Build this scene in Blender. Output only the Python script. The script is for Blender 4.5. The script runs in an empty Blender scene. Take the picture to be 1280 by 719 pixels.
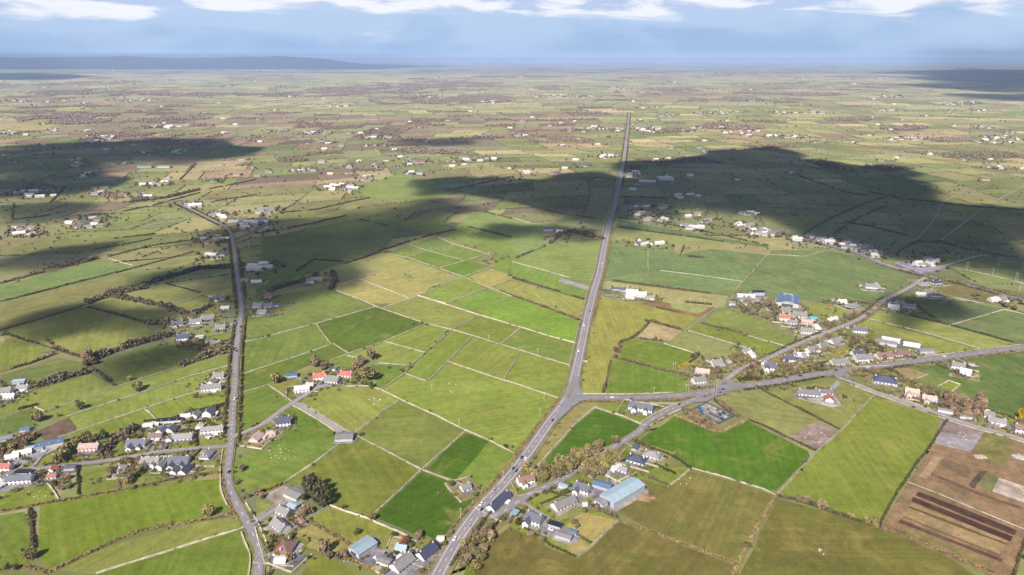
import bpy, math, random
import numpy as np
from mathutils import Vector, noise, Matrix
random.seed(11); rng = np.random.default_rng(5)
R = math.radians
scene = bpy.context.scene
COL = scene.collection
# ------------------------------------------------------------------ camera, sky, sun, exposure
H = 340.0; F = 1280*24/36.0; HOR = 71.0
P = math.atan((359.5-HOR)/F)
cd = bpy.data.cameras.new('camera'); cam = bpy.data.objects.new('camera', cd); COL.objects.link(cam)
cam.location = (0,0,H); cam.rotation_euler = (math.pi/2-P,0,0)
cd.lens = 24; cd.sensor_width = 36; cd.clip_start = 1; cd.clip_end = 400000
scene.camera = cam
SUN_EL = R(43); SHDIR = Vector((0.42,0.9075,0)).normalized()      # ground direction in which shadows fall
w = bpy.data.worlds.new('World'); scene.world = w; w.use_nodes = True
nt = w.node_tree; bg = nt.nodes['Background']
sky = nt.nodes.new('ShaderNodeTexSky'); sky.sky_type = 'NISHITA'; sky.sun_disc = False
sky.sun_elevation = SUN_EL; sky.sun_rotation = math.atan2(-SHDIR.x, -SHDIR.y)
sky.altitude = 300; sky.air_density = 1.0; sky.dust_density = 0.6; sky.ozone_density = 2.5
bg.inputs[1].default_value = 0.052
def wn(t): return nt.nodes.new(t)
tc = wn('ShaderNodeTexCoord'); sp = wn('ShaderNodeSeparateXYZ'); nt.links.new(tc.outputs['Generated'], sp.inputs[0])
def mth(op,a,b=None,c=None):
    m = wn('ShaderNodeMath'); m.operation = op
    for i,v in enumerate((a,b,c)):
        if v is None: continue
        if isinstance(v,(int,float)): m.inputs[i].default_value = v
        else: nt.links.new(v, m.inputs[i])
    return m.outputs[0]
zz = mth('MAXIMUM', sp.outputs[2], 0.012)
az = mth('ARCTAN2', sp.outputs[0], sp.outputs[1])
def cmb(sx,sz,ox=0.0):
    c = wn('ShaderNodeCombineXYZ'); nt.links.new(mth('MULTIPLY_ADD',az,sx,ox), c.inputs[0]); nt.links.new(mth('MULTIPLY',zz,sz), c.inputs[1]); return c.outputs[0]
def nz(vec,sc,det,dist=0.0):
    t = wn('ShaderNodeTexNoise'); t.inputs['Scale'].default_value = sc; t.inputs['Detail'].default_value = det; t.inputs['Roughness'].default_value = .58; t.inputs['Distortion'].default_value = dist; nt.links.new(vec, t.inputs['Vector']); return t.outputs[0]
def mrg(v,a,b,c=0.0,d=1.0):
    m = wn('ShaderNodeMapRange'); m.interpolation_type = 'SMOOTHSTEP'; m.inputs[1].default_value=a; m.inputs[2].default_value=b; m.inputs[3].default_value=c; m.inputs[4].default_value=d; nt.links.new(v,m.inputs[0]); return m.outputs[0]
def mixc(f,a,b):
    m = wn('ShaderNodeMix'); m.data_type = 'RGBA'; nt.links.new(f,m.inputs[0])
    for i,v in ((6,a),(7,b)):
        if isinstance(v,tuple): m.inputs[i].default_value = (*v,1)
        else: nt.links.new(v, m.inputs[i])
    return m.outputs[2]
SKYB = (3.3,5.4,9.1); SKYW = (10.4,10.6,11.4); SKYG = (5.8,7.0,9.8)
air = mixc(mrg(zz,.0,.22,.85,.0), sky.outputs[0], SKYB)                    # moist blue air low over the plain
veil = mth('MULTIPLY', nz(cmb(3.0,9.0,4.2),2.0,4,.4), mth('MULTIPLY', mrg(zz,.0,.06,.8,1.4), mrg(zz,.10,.25,1.0,.0)))
air = mixc(mrg(veil,.34,.66,.0,.8), air, (5.9,7.6,10.2))                   # thin grey-white veils and far showers
n1 = nz(cmb(6.5,30.0,7.3),1.7,9,.35)
n1b = mth('ADD', n1, mrg(zz,.030,.070,-.24,.24))
cover = mth('MULTIPLY', mrg(mth('ADD', n1b, mth('MULTIPLY_ADD', nz(cmb(2.2,6.0,8.8),1.6,3), .9, -.43)),.43,.70), mrg(zz,.10,.25,1.0,.12))
shade = mrg(nz(cmb(6.5,30.0,7.35),1.7,7,.35),.42,.58)
sky_col = mixc(cover, air, mixc(shade, SKYG, SKYW))
nt.links.new(sky_col, bg.inputs[0])
sd = bpy.data.lights.new('sun','SUN'); sun = bpy.data.objects.new('sun', sd); COL.objects.link(sun)
sd.energy = 4.8; sd.angle = R(0.6); sd.color = (1.0,0.945,0.86)
SUNV = Vector((-SHDIR.x*math.cos(SUN_EL), -SHDIR.y*math.cos(SUN_EL), math.sin(SUN_EL)))  # towards the sun
sun.rotation_euler = SUNV.to_track_quat('Z','Y').to_euler()
vs = scene.view_settings; vs.view_transform = 'Standard'; vs.look = 'None'; vs.gamma = 1; vs.exposure = 0.82
scene.cycles.use_denoising = True
scene.cycles.max_bounces = 5; scene.cycles.diffuse_bounces = 2; scene.cycles.volume_bounces = 1
scene.cycles.transparent_max_bounces = 8
HAZE_DENSITY = 3.8e-5; HAZE_COL = (0.46,0.62,0.98)
GAIN = 0.54                                             # display colour -> reflectance of the surface

# ------------------------------------------------------------------ mapping of photo positions to the flat ground
def gnd(px, py):
    py = max(py, HOR+2.0)
    u = (px-640)/F; v = (359.5-py)/F
    dy = math.cos(P)+v*math.sin(P); dz = -math.sin(P)+v*math.cos(P)
    t = H/-dz
    return Vector((u*t, dy*t, 0))
def pix(p):
    d = Vector(p)-Vector((0,0,H)); dep = d.y*math.cos(P)-d.z*math.sin(P); up = d.y*math.sin(P)+d.z*math.cos(P)
    return 640+F*d.x/dep, 359.5-F*up/dep
ORG = {'T1':(0,540),'T2':(320,540),'T3':(640,540),'T4':(960,540),'T5':(0,360),'T6':(320,360),'T7':(640,360),'T8':(960,360),
       'U1':(0,200),'U2':(320,200),'U3':(640,200),'U4':(960,200)}
def pts(tile, s):
    out = []
    for a in s.split():
        x, y = map(float, a.split(','))
        if tile != 'P':
            o = ORG[tile]; x = o[0]+x/4; y = o[1]+y/4
        out.append((x,y))
    return out
def s2l(c):
    c = c/255.0
    return c/12.92 if c < .04045 else ((c+.055)/1.055)**2.4
def fcol(c):
    r,g,b = c
    if g > r-6:
        e = g-r; G = g+2; return (G-(.58*e-5), G, b*1.0+5)
    return c
def colr(rgb, g=GAIN): return tuple(min(.9, s2l(v)*g) for v in rgb)

# ------------------------------------------------------------------ materials
def node_mat(name, src='object', rough=0.9, scales=((0.5,0.12),(0.06,0.2),(0.012,0.15)), spec=0.2, tint=None, stripes=0.0):
    m = bpy.data.materials.new(name); m.use_nodes = True; n = m.node_tree.nodes; l = m.node_tree.links
    b = n['Principled BSDF']; b.inputs['Roughness'].default_value = rough; b.inputs['Specular IOR Level'].default_value = spec
    if src == 'object': s = n.new('ShaderNodeObjectInfo'); col = s.outputs['Color']
    elif src == 'attr': s = n.new('ShaderNodeVertexColor'); s.layer_name = 'Col'; col = s.outputs['Color']
    else: s = n.new('ShaderNodeRGB'); s.outputs[0].default_value = (*src,1); col = s.outputs[0]
    g = n.new('ShaderNodeNewGeometry')
    for i,(sc,am) in enumerate(scales):
        t = n.new('ShaderNodeTexNoise'); t.inputs['Scale'].default_value = sc; t.inputs['Detail'].default_value = 4; t.inputs['Roughness'].default_value = .6
        l.new(g.outputs['Position'], t.inputs['Vector'])
        mr = n.new('ShaderNodeMapRange'); mr.inputs[1].default_value = .3; mr.inputs[2].default_value = .7
        mr.inputs[3].default_value = 1-am; mr.inputs[4].default_value = 1+am; l.new(t.outputs[0], mr.inputs[0])
        v = n.new('ShaderNodeVectorMath'); v.operation = 'SCALE'; l.new(col, v.inputs[0]); l.new(mr.outputs[0], v.inputs['Scale']); col = v.outputs[0]
    if tint:
        tc, tsc, lo, hi = tint
        t = n.new('ShaderNodeTexNoise'); t.inputs['Scale'].default_value = tsc; t.inputs['Detail'].default_value = 6; t.inputs['Roughness'].default_value = .65; t.inputs['Distortion'].default_value = .6
        l.new(g.outputs['Position'], t.inputs['Vector'])
        mr = n.new('ShaderNodeMapRange'); mr.inputs[1].default_value = lo; mr.inputs[2].default_value = hi; mr.inputs[4].default_value = .6; l.new(t.outputs[0], mr.inputs[0])
        mx = n.new('ShaderNodeMix'); mx.data_type = 'RGBA'; l.new(mr.outputs[0], mx.inputs[0]); l.new(col, mx.inputs[6]); mx.inputs[7].default_value = (*tc,1); col = mx.outputs[2]
    if name == 'pasture':
        t = n.new('ShaderNodeTexNoise'); t.inputs['Scale'].default_value = .022; t.inputs['Detail'].default_value = 7; t.inputs['Roughness'].default_value = .7; t.inputs['Distortion'].default_value = 1.2
        of = n.new('ShaderNodeVectorMath'); of.inputs[1].default_value = (431,77,9); l.new(g.outputs['Position'], of.inputs[0]); l.new(of.outputs[0], t.inputs['Vector'])
        mr = n.new('ShaderNodeMapRange'); mr.inputs[1].default_value = .55; mr.inputs[2].default_value = .72; mr.inputs[4].default_value = .5; l.new(t.outputs[0], mr.inputs[0])
        mx = n.new('ShaderNodeMix'); mx.data_type = 'RGBA'; l.new(mr.outputs[0], mx.inputs[0]); l.new(col, mx.inputs[6]); mx.inputs[7].default_value = (*colr((92,122,44)),1); col = mx.outputs[2]
        t2 = n.new('ShaderNodeTexVoronoi'); t2.inputs['Scale'].default_value = .16; t2.inputs['Randomness'].default_value = 1; l.new(g.outputs['Position'], t2.inputs['Vector'])
        mr = n.new('ShaderNodeMapRange'); mr.inputs[1].default_value = .0; mr.inputs[2].default_value = .22; mr.inputs[3].default_value = .84; mr.inputs[4].default_value = 1.0; l.new(t2.outputs['Distance'], mr.inputs[0])
        v = n.new('ShaderNodeVectorMath'); v.operation = 'SCALE'; l.new(col, v.inputs[0]); l.new(mr.outputs[0], v.inputs['Scale']); col = v.outputs[0]
    if stripes:
        w_ = n.new('ShaderNodeTexNoise'); w_.inputs['Scale'].default_value = 1; w_.inputs['Detail'].default_value = 2
        oi = n.new('ShaderNodeObjectInfo'); rr = n.new('ShaderNodeVectorRotate'); rr.rotation_type = 'Z_AXIS'
        mu = n.new('ShaderNodeMath'); mu.operation = 'MULTIPLY'; mu.inputs[1].default_value = 6.28; l.new(oi.outputs['Random'], mu.inputs[0])
        l.new(g.outputs['Position'], rr.inputs['Vector']); l.new(mu.outputs[0], rr.inputs['Angle'])
        sc_ = n.new('ShaderNodeVectorMath'); sc_.operation = 'MULTIPLY'; sc_.inputs[1].default_value = (.28,.008,1); l.new(rr.outputs[0], sc_.inputs[0]); l.new(sc_.outputs[0], w_.inputs['Vector'])
        mr = n.new('ShaderNodeMapRange'); mr.inputs[1].default_value=.35; mr.inputs[2].default_value=.65; mr.inputs[3].default_value = 1-stripes; mr.inputs[4].default_value = 1+stripes; l.new(w_.outputs[0], mr.inputs[0])
        v = n.new('ShaderNodeVectorMath'); v.operation = 'SCALE'; l.new(col, v.inputs[0]); l.new(mr.outputs[0], v.inputs['Scale']); col = v.outputs[0]
    l.new(col, b.inputs['Base Color'])
    return m
M_GRASS = node_mat('pasture', spec=0.0, scales=((0.7,0.2),(0.12,0.17),(0.014,0.15)), tint=(colr((184,164,100)),.03,.54,.74), stripes=.09)
M_SOIL = node_mat('soil_and_stone', spec=0.05, scales=((0.7,0.25),(0.12,0.22),(0.03,0.12)), tint=(colr((112,104,62)),.045,.5,.68))
M_PATCH = node_mat('far_fields', src='attr', spec=0.0, scales=((0.05,0.16),(0.01,0.14),(0.002,0.12)))
M_ROAD = node_mat('asphalt', scales=((0.8,0.12),(0.05,0.1)), rough=.85)
M_PAINT = node_mat('road_paint', scales=((1.5,0.1),))
M_STONE = node_mat('dry_stone', scales=((1.2,0.3),(0.2,0.3),(.03,.2)))
M_LEAF = node_mat('foliage', scales=((0.9,0.35),(0.2,0.25)), spec=.1)
M_LEAFA = node_mat('foliage_far', src='attr', scales=((0.2,0.3),(0.01,0.15)), spec=.1)
M_WALL = node_mat('render_wall', scales=((0.6,0.08),(0.12,0.08)), rough=.85)
M_ROOF = node_mat('roofing', scales=((1.6,0.18),(0.3,0.12)), rough=.6, spec=.4)
M_METAL = node_mat('sheet_metal', scales=((1.0,0.08),(0.2,0.1)), rough=.45, spec=.5)
M_GLASS = node_mat('window_glass', scales=((1.0,0.1),), rough=.15, spec=.8)
M_BARK = node_mat('bark', src=(.10,.075,.055), scales=((2.0,0.3),))
M_HOUSEA = node_mat('far_house', src='attr', scales=((0.2,0.1),))
M_CAR = node_mat('car_paint', scales=((1.0,0.04),), rough=.25, spec=.6)
M_WOOL = node_mat('fleece', scales=((3.0,0.15),))

# ------------------------------------------------------------------ helpers
def mesh_obj(name, verts, faces, mat, parent=None, color=None, smooth=False):
    me = bpy.data.meshes.new(name); me.from_pydata([tuple(v) for v in verts], [], faces); me.materials.append(mat)
    o = bpy.data.objects.new(name, me); COL.objects.link(o)
    if parent is not None: o.parent = parent
    if color is not None: o.color = (*color[:3],1)
    if smooth: me.shade_smooth()
    return o
def np_obj(name, V, Fq, mat, cols=None, color=None, parent=None):
    me = bpy.data.meshes.new(name); V = np.asarray(V,np.float32); Fq = np.asarray(Fq,np.int32); k = Fq.shape[1]
    me.vertices.add(len(V)); me.vertices.foreach_set('co', V.ravel())
    me.loops.add(Fq.size); me.loops.foreach_set('vertex_index', Fq.ravel())
    me.polygons.add(len(Fq)); me.polygons.foreach_set('loop_start', np.arange(0,Fq.size,k,dtype=np.int32))
    me.update(calc_edges=True); me.validate()
    if cols is not None:
        a = me.color_attributes.new('Col','FLOAT_COLOR','POINT'); c = np.ones((len(V),4),np.float32); c[:,:3] = cols; a.data.foreach_set('color', c.ravel())
    me.materials.append(mat); o = bpy.data.objects.new(name, me); COL.objects.link(o)
    if color is not None: o.color = (*color[:3],1)
    if parent is not None: o.parent = parent
    return o
def struct(o, kind='structure'): o['kind'] = kind; return o
def empty(name, loc, rz=0):
    o = bpy.data.objects.new(name, None); COL.objects.link(o); o.location = loc; o.rotation_euler = (0,0,rz); return o
THINGS = []       # (obj, category, adjective phrase, group, pixel)
def thing(o, cat, look, group=None, at=None):
    o['category'] = cat; c = at if at is not None else o.location
    THINGS.append((o, cat, look, group, pix(c)))
    return o
def copy_tree(o, parent=None):
    c = o.copy(); COL.objects.link(c); c.parent = parent
    for ch in o.children: copy_tree(ch, c)
    return c
def resample(pl, step):
    out = [pl[0].copy()]
    for a, b in zip(pl, pl[1:]):
        n = max(1, int((b-a).length/step))
        for i in range(1, n+1): out.append(a.lerp(b, i/n))
    return out
def smoothline(pl, it=2):
    for _ in range(it):
        q = [pl[0]]
        for a, b in zip(pl, pl[1:]): q += [a.lerp(b,.25), a.lerp(b,.75)]
        q.append(pl[-1]); pl = q
    return pl
def ribbon(pl, wid, z, off=0.0):
    V = []; Fc = []
    for i, p in enumerate(pl):
        a = pl[max(0,i-1)]; b = pl[min(len(pl)-1,i+1)]; d = (b-a); d.z = 0; d.normalize(); nrm = Vector((-d.y,d.x,0))
        ww = wid[i] if isinstance(wid, list) else wid
        V += [p+nrm*(off+ww/2)+Vector((0,0,z)), p+nrm*(off-ww/2)+Vector((0,0,z))]
        if i: Fc.append((2*i-2,2*i-1,2*i+1,2*i))
    return V, Fc

# ------------------------------------------------------------------ DATA (read off the photograph)
FIELDS = '''
112,142,70;T6;-70,270 -70,150 120,145 330,15 400,10 600,95 300,180
84,124,46;T6;300,180 600,95 850,180 650,265 465,330 375,282
108,142,64;T6;-70,280 300,180 375,282 -75,435
95,132,52;T6;-75,435 375,285 465,330 360,370 270,385 60,480 -80,520
102,142,56;T6;-80,525 60,485 180,570 -90,740
146,154,76;T6;60,485 150,430 260,410 300,400 400,440 330,480 190,560
136,160,76;T6;465,335 650,268 845,325 770,385 750,388 600,370
126,155,66;T6;650,265 840,185 960,210 850,320
102,142,56;T6;570,385 750,390 745,430 630,505 590,490 620,440
118,148,64;T6;360,370 465,335 530,360 440,410 400,430
146,160,76;T6;340,495 560,492 625,510 720,560 500,719 440,710 230,590 200,575
120,142,66;T6;720,560 1048,716 828,908 490,728
130,160,68;T6;745,430 855,470 960,370 1240,465 1510,552 1450,640 1290,820 1050,716 625,510
118,152,62;T6;770,400 850,325 980,210 1080,245 960,370 855,470 745,430
134,156,68;T6;1080,245 1320,320 1240,460 960,370
130,156,66;T6;1320,320 1575,388 1510,550 1240,460
126,148,62;T6;1115,138 1325,200 1225,280 980,210
114,150,66;T6;1325,200 1600,278 1570,385 1225,280
142,158,80;T6;810,40 1110,135 980,210 850,180 640,100
128,162,72;T6;810,40 905,0 1060,-65 1150,5 975,75
108,162,66;T6;975,75 1150,5 1280,45 1360,75 1155,130
108,166,62;T6;1155,130 1340,65 1480,110 1630,170 1600,275 1280,185 1115,138
158,166,86;T7;-100,5 0,0 100,0 390,60 355,165 200,110 0,45
160,162,78;T7;440,50 640,80 860,130 940,150 850,210 680,170 600,250 540,280 490,360 455,535 355,530 355,370 400,200
200,176,132;T7;690,175 850,215 790,265 730,262 630,245 670,200
106,142,52;T7;545,285 600,255 760,280 920,330 870,370 810,415 640,370 540,345
98,145,54;T7;500,350 780,425 880,445 900,500 840,535 470,535 490,430
146,155,94;T7;860,220 1100,285 1130,320 1060,360 980,350 780,280
126,150,62;T7;885,212 945,180 1280,270 1380,300 1300,335 1240,330 1150,295
130,154,76;T7;950,175 1050,105 1280,165 1430,235 1480,265 1380,298 1280,270
156,122,90;T7;640,80 700,60 1030,90 930,155 860,130 720,105
150,168,98;T7;780,50 900,80 1000,95 930,130 800,100
176,172,112;U3;440,600 640,630 1080,680 1060,740 800,719 440,640
56,120,34;T3;420,-115 640,-40 620,0 520,60 360,100 120,195 275,5
158,148,92;T7;340,560 410,590 340,660 270,719 120,890 60,910 200,719 300,600
126,148,64;T7;415,580 830,565 850,590 660,680 560,640
62,126,34;P;800,550 843,521 898,543 934,526 1010,564 1013,572 970,613 955,612 895,594 865,586 840,570
128,124,64;T3;530,400 640,300 680,250 800,270 890,195 1020,225 1260,300 1310,320 1270,385 1130,660 740,515
126,116,62;T3;530,445 1115,670 1100,780 -190,780 -170,590 0,470 60,480 180,580 330,630
124,148,58;T4;360,0 528,-172 896,-56 860,0 745,160 555,470 280,385 50,318 245,105
126,120,60;T4;45,330 460,450 560,485 850,590 1130,780 -170,780 0,430
150,164,86;T8;430,190 560,110 710,140 900,185 1230,275 1240,290 1070,305 500,155
144,160,76;T8;430,195 500,160 1060,308 850,335 760,290 640,230 500,205
98,126,78;T8;700,40 900,55 1180,105 905,190 710,140 600,100 640,60
104,134,80;T8;905,190 1180,110 1280,135 1290,285 1240,280
136,128,84;T8;850,20 950,45 1090,80 1280,60 1290,20 1100,0 860,-80
86,126,64;T8;720,400 840,385 1000,350 1280,325 1290,680 1230,650 1080,600 1000,540 900,460
166,146,102;T8;600,400 720,400 800,435 740,455 680,470
112,138,68;T8;740,455 800,435 900,465 850,495
128,152,60;T8;850,495 900,465 960,485 920,520
150,152,82;P;960,492 1045,474 1060,478 1092,496 1052,537 1021,523
148,154,90;P;900,492 945,485 960,490 1021,523 1049,538 1021,564 990,550 960,533 935,525 905,505
140,146,84;P;965,448 1000,432 1050,412 1080,405 1150,428 1170,443 1110,456 1010,468 965,478
128,148,72;T8;490,440 640,425 720,500 650,510 560,520 520,500
140,158,66;T8;1000,600 1080,605 1230,660 1200,715 1100,690 1010,650
150,148,102;P;925,382 960,365 1000,372 1050,387 1088,387 1072,400 1020,420 997,429
140,156,78;P;1000,377 1050,384 1062,392 1050,400 1010,392
108,142,84;P;965,313 1030,313 1070,320 1130,345 1140,360 1120,368 1090,388 1000,375 920,365
178,176,96;P;1060,353 1085,355 1120,366 1116,370 1080,361
106,146,88;U3;480,430 850,470 1000,445 1270,475 1150,608 740,555 455,585
112,152,92;U3;455,590 740,555 1150,610 1110,655 640,625 450,600
150,164,96;U3;510,340 700,360 1060,410 1040,440 500,400
96,136,82;U3;530,300 700,330 1280,430 1280,440 1000,400 520,340
134,164,88;U3;0,505 180,425 440,410 410,620 290,590
114,160,72;U3;0,510 290,590 400,625 385,700 300,690 0,590
128,162,92;U2;1120,255 1280,290 1420,330 1450,430 1280,500 1000,330
104,152,64;U2;760,490 860,455 1030,500 920,540
94,150,54;U2;920,540 1050,500 1180,535 1040,580
114,150,72;U2;660,465 760,425 860,455 750,490
110,150,72;U2;770,425 900,385 1000,425 880,455
116,154,72;U2;880,455 1000,425 1170,475 1040,500
106,154,64;U2;1190,540 1190,470 1280,490 1280,575
126,160,78;U2;940,380 1010,330 1280,395 1290,490 1180,465
190,178,110;U2;410,620 640,555 870,640 820,680 700,719 560,719 400,655
170,170,100;U2;545,500 640,465 830,520 1010,590 870,640 620,555
192,180,106;U2;1050,590 1180,545 1290,590 1160,640
116,160,68;U2;820,680 1030,595 1150,640 965,719
112,160,64;U2;980,719 1150,645 1280,690 1400,740 1200,800
166,166,88;U2;1160,640 1280,600 1400,640 1640,740 1400,719
112,134,78;U2;40,390 540,290 740,320 640,450 430,510 300,570 0,560
100,138,72;U2;0,560 250,520 440,515 330,550 60,640 0,690
128,156,82;U2;730,320 900,250 1000,270 940,330 1000,360 840,370 770,340
170,164,106;U2;300,280 600,200 500,240 340,320
134,162,92;U2;500,150 720,60 980,170 900,200 720,200 560,190
140,140,86;T5;0,75 300,0 620,-60 650,-10 420,85 0,205
110,150,86;U1;0,635 500,500 680,535 100,680 0,719
150,160,82;T5;40,205 420,95 740,185 760,250 450,330 330,310 60,235
145,150,86;T5;440,90 560,45 880,130 860,175 740,180
148,158,90;T5;650,30 750,0 1050,25 870,85 700,65
124,144,62;T5;0,290 40,250 230,300 150,375 0,415
106,130,70;T5;0,440 290,350 420,375 430,420 200,490 100,450
114,136,66;T5;500,370 800,285 1040,325 885,400 590,490
130,150,72;T5;0,600 180,510 450,430 580,495 230,620 170,595 0,660
124,150,70;T5;230,620 580,495 885,400 1165,325 1165,385 680,535 350,640 300,650 160,640
130,158,72;T5;350,640 680,535 1165,385 1155,480 1000,515 720,605 380,715
124,154,62;T5;390,719 720,605 1000,515 1150,530 1140,580 960,620 800,670 600,719 290,750
96,132,60;T5;0,660 170,600 230,620 150,660 200,690 0,740
134,152,72;T5;820,240 1170,215 1160,310 1050,330
158,164,90;T5;870,85 1050,25 1180,0 1190,60 1000,120 900,110
106,142,46;T1;200,370 830,255 1100,235 1140,390 1000,430 820,465 560,540 230,690 190,560
100,134,50;T1;0,420 120,400 150,460 155,590 130,660 0,690
136,150,72;T1;240,690 600,560 1000,450 1190,430 1210,475 860,590 480,712
100,138,50;T1;480,716 1210,490 1260,560 1275,760 400,760
120,144,56;T1;0,320 230,265 290,340 130,370 0,395
120,140,62;T1;400,190 560,170 590,295 400,320
140,146,80;T1;540,160 1140,100 1110,200 850,250 600,290
132,150,68;T1;600,50 800,-10 1130,-60 1140,80 540,145
126,146,62;T1;120,180 330,75 560,60 540,140 250,175
104,144,60;T2;0,85 100,20 200,0 420,20 420,60 135,260 0,300 -120,300 -110,150
94,138,52;T6;0,719 130,600 240,600 440,719 420,740 0,800
120,136,56;T2;135,262 430,60 490,15 828,190 580,425 370,365 370,330 250,260
52,110,28;T2;585,425 830,200 1040,270 1140,320 960,540 870,540
58,116,30;T2;850,190 1045,5 1165,50 1100,130 1000,240
104,148,58;T2;1165,50 1280,105 1240,210 1160,290 1000,240 1100,130
138,148,66;T2;270,430 370,370 770,530 700,600 560,600 380,560
168,156,94;T2;150,520 260,440 520,560 400,600 280,590
124,138,56;T2;200,780 280,600 440,660 600,740 600,780
118,138,52;T2;50,560 130,530 280,590 60,650 40,640
132,148,76;T2;0,330 100,380 0,450
110,138,50;T2;1040,716 1060,640 1150,660 1280,730 1030,780
148,132,92;T2;1000,640 1100,440 1250,420 1280,440 1120,560 1040,680
138,152,66;T3;0,400 100,330 210,280 260,240 420,260 530,420 400,580 320,630 190,580 60,480
188,168,104;T3;270,470 350,400 520,440 400,560
176,160,100;T3;210,560 320,530 400,570 330,625
108,142,48;T3;80,340 200,360 290,430 260,470 150,430
120,148,58;T3;270,240 350,200 430,240 400,270
122,148,62;T3;500,230 600,160 700,160 890,180 780,275 640,240
134,152,62;T3;560,80 620,50 700,130 600,130
152,150,88;T3;0,260 110,210 210,250 80,310 0,330
'''
SOILS = '''
130,104,90;P;43,541 85,523 94,533 94,539 72,548 55,550
160,130,98;T4;870,10 1070,10 1280,40 1290,480 1280,540 1225,780 1130,730 560,480 700,255
178,168,172;T4;850,0 1080,0 1010,105 830,60
142,136,78;T4;1080,5 1230,40 1190,170 1020,130
180,152,104;T4;720,360 1200,545 1150,620 660,430
92,62,56;T4;755,300 1245,495 1230,520 735,320
92,62,56;T4;725,328 1225,528 1210,552 715,350
124,96,74;T4;705,372 1195,560 1190,570 700,382
176,150,116;T4;690,395 1180,588 1176,600 686,408
140,112,86;T4;675,420 1165,618 1160,630 670,430
150,136,84;T4;700,480 1120,660 1110,690 690,500
132,100,78;T4;640,490 1130,700 1120,716 630,502
150,118,90;T4;745,290 1262,478 1258,486 740,298
138,122,80;T4;720,262 1270,475 1266,482 715,272
136,112,88;T4;880,130 1010,190 1000,240 860,170
124,98,78;T4;800,200 1040,300 1270,380 1268,392 1035,312 795,212
186,158,126;T4;830,120 870,135 790,240 760,225
112,84,70;T4;660,440 1175,640 1165,655 650,455
216,192,182;T4;1155,232 1280,275 1285,360 1120,300
134,134,84;T4;1100,205 1155,232 1120,300 1040,270
104,84,72;T4;1060,200 1100,195 1040,270 1035,290 1000,270
214,206,198;P;994,492 1005,489 1035,489 1045,498 1052,508 1040,510 1015,504 998,499
172,150,140;P;985,550 1010,532 1025,528 1048,540 1021,564 1000,556
160,156,164;P;868,512 883,505 918,521 898,531
172,166,172;T1;0,205 60,150 290,55 330,70 130,160 100,190
164,160,166;T1;0,210 200,200 240,250 0,310
152,146,164;T2;440,650 560,620 640,590 850,640 840,719 640,719
128,124,146;T2;40,640 250,615 180,705
186,168,162;T2;40,320 140,270 235,320 230,440 110,440 100,370
142,132,150;T3;380,310 420,260 500,270 590,260 630,290 520,410 430,370
168,162,172;T3;140,480 250,470 300,520 280,550 150,520
150,124,92;T3;600,230 700,250 640,300 600,270
176,168,166;P;368,490 380,480 396,477 420,478 425,482 396,487 380,497 371,500
184,172,172;P;700,348 735,358 738,365 698,352
176,160,150;P;923,372 945,366 960,372 945,386 925,385
172,160,156;P;975,395 1000,388 1025,402 1015,420 990,412
182,166,196;P;1115,328 1145,326 1150,336 1185,332 1180,336 1150,343
168,144,140;T8;860,660 900,655 1040,690 1070,719 980,740 840,719
196,190,190;P;855,220 1,1
'''.replace('196,190,190;P;855,220 1,1\n','')
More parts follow.
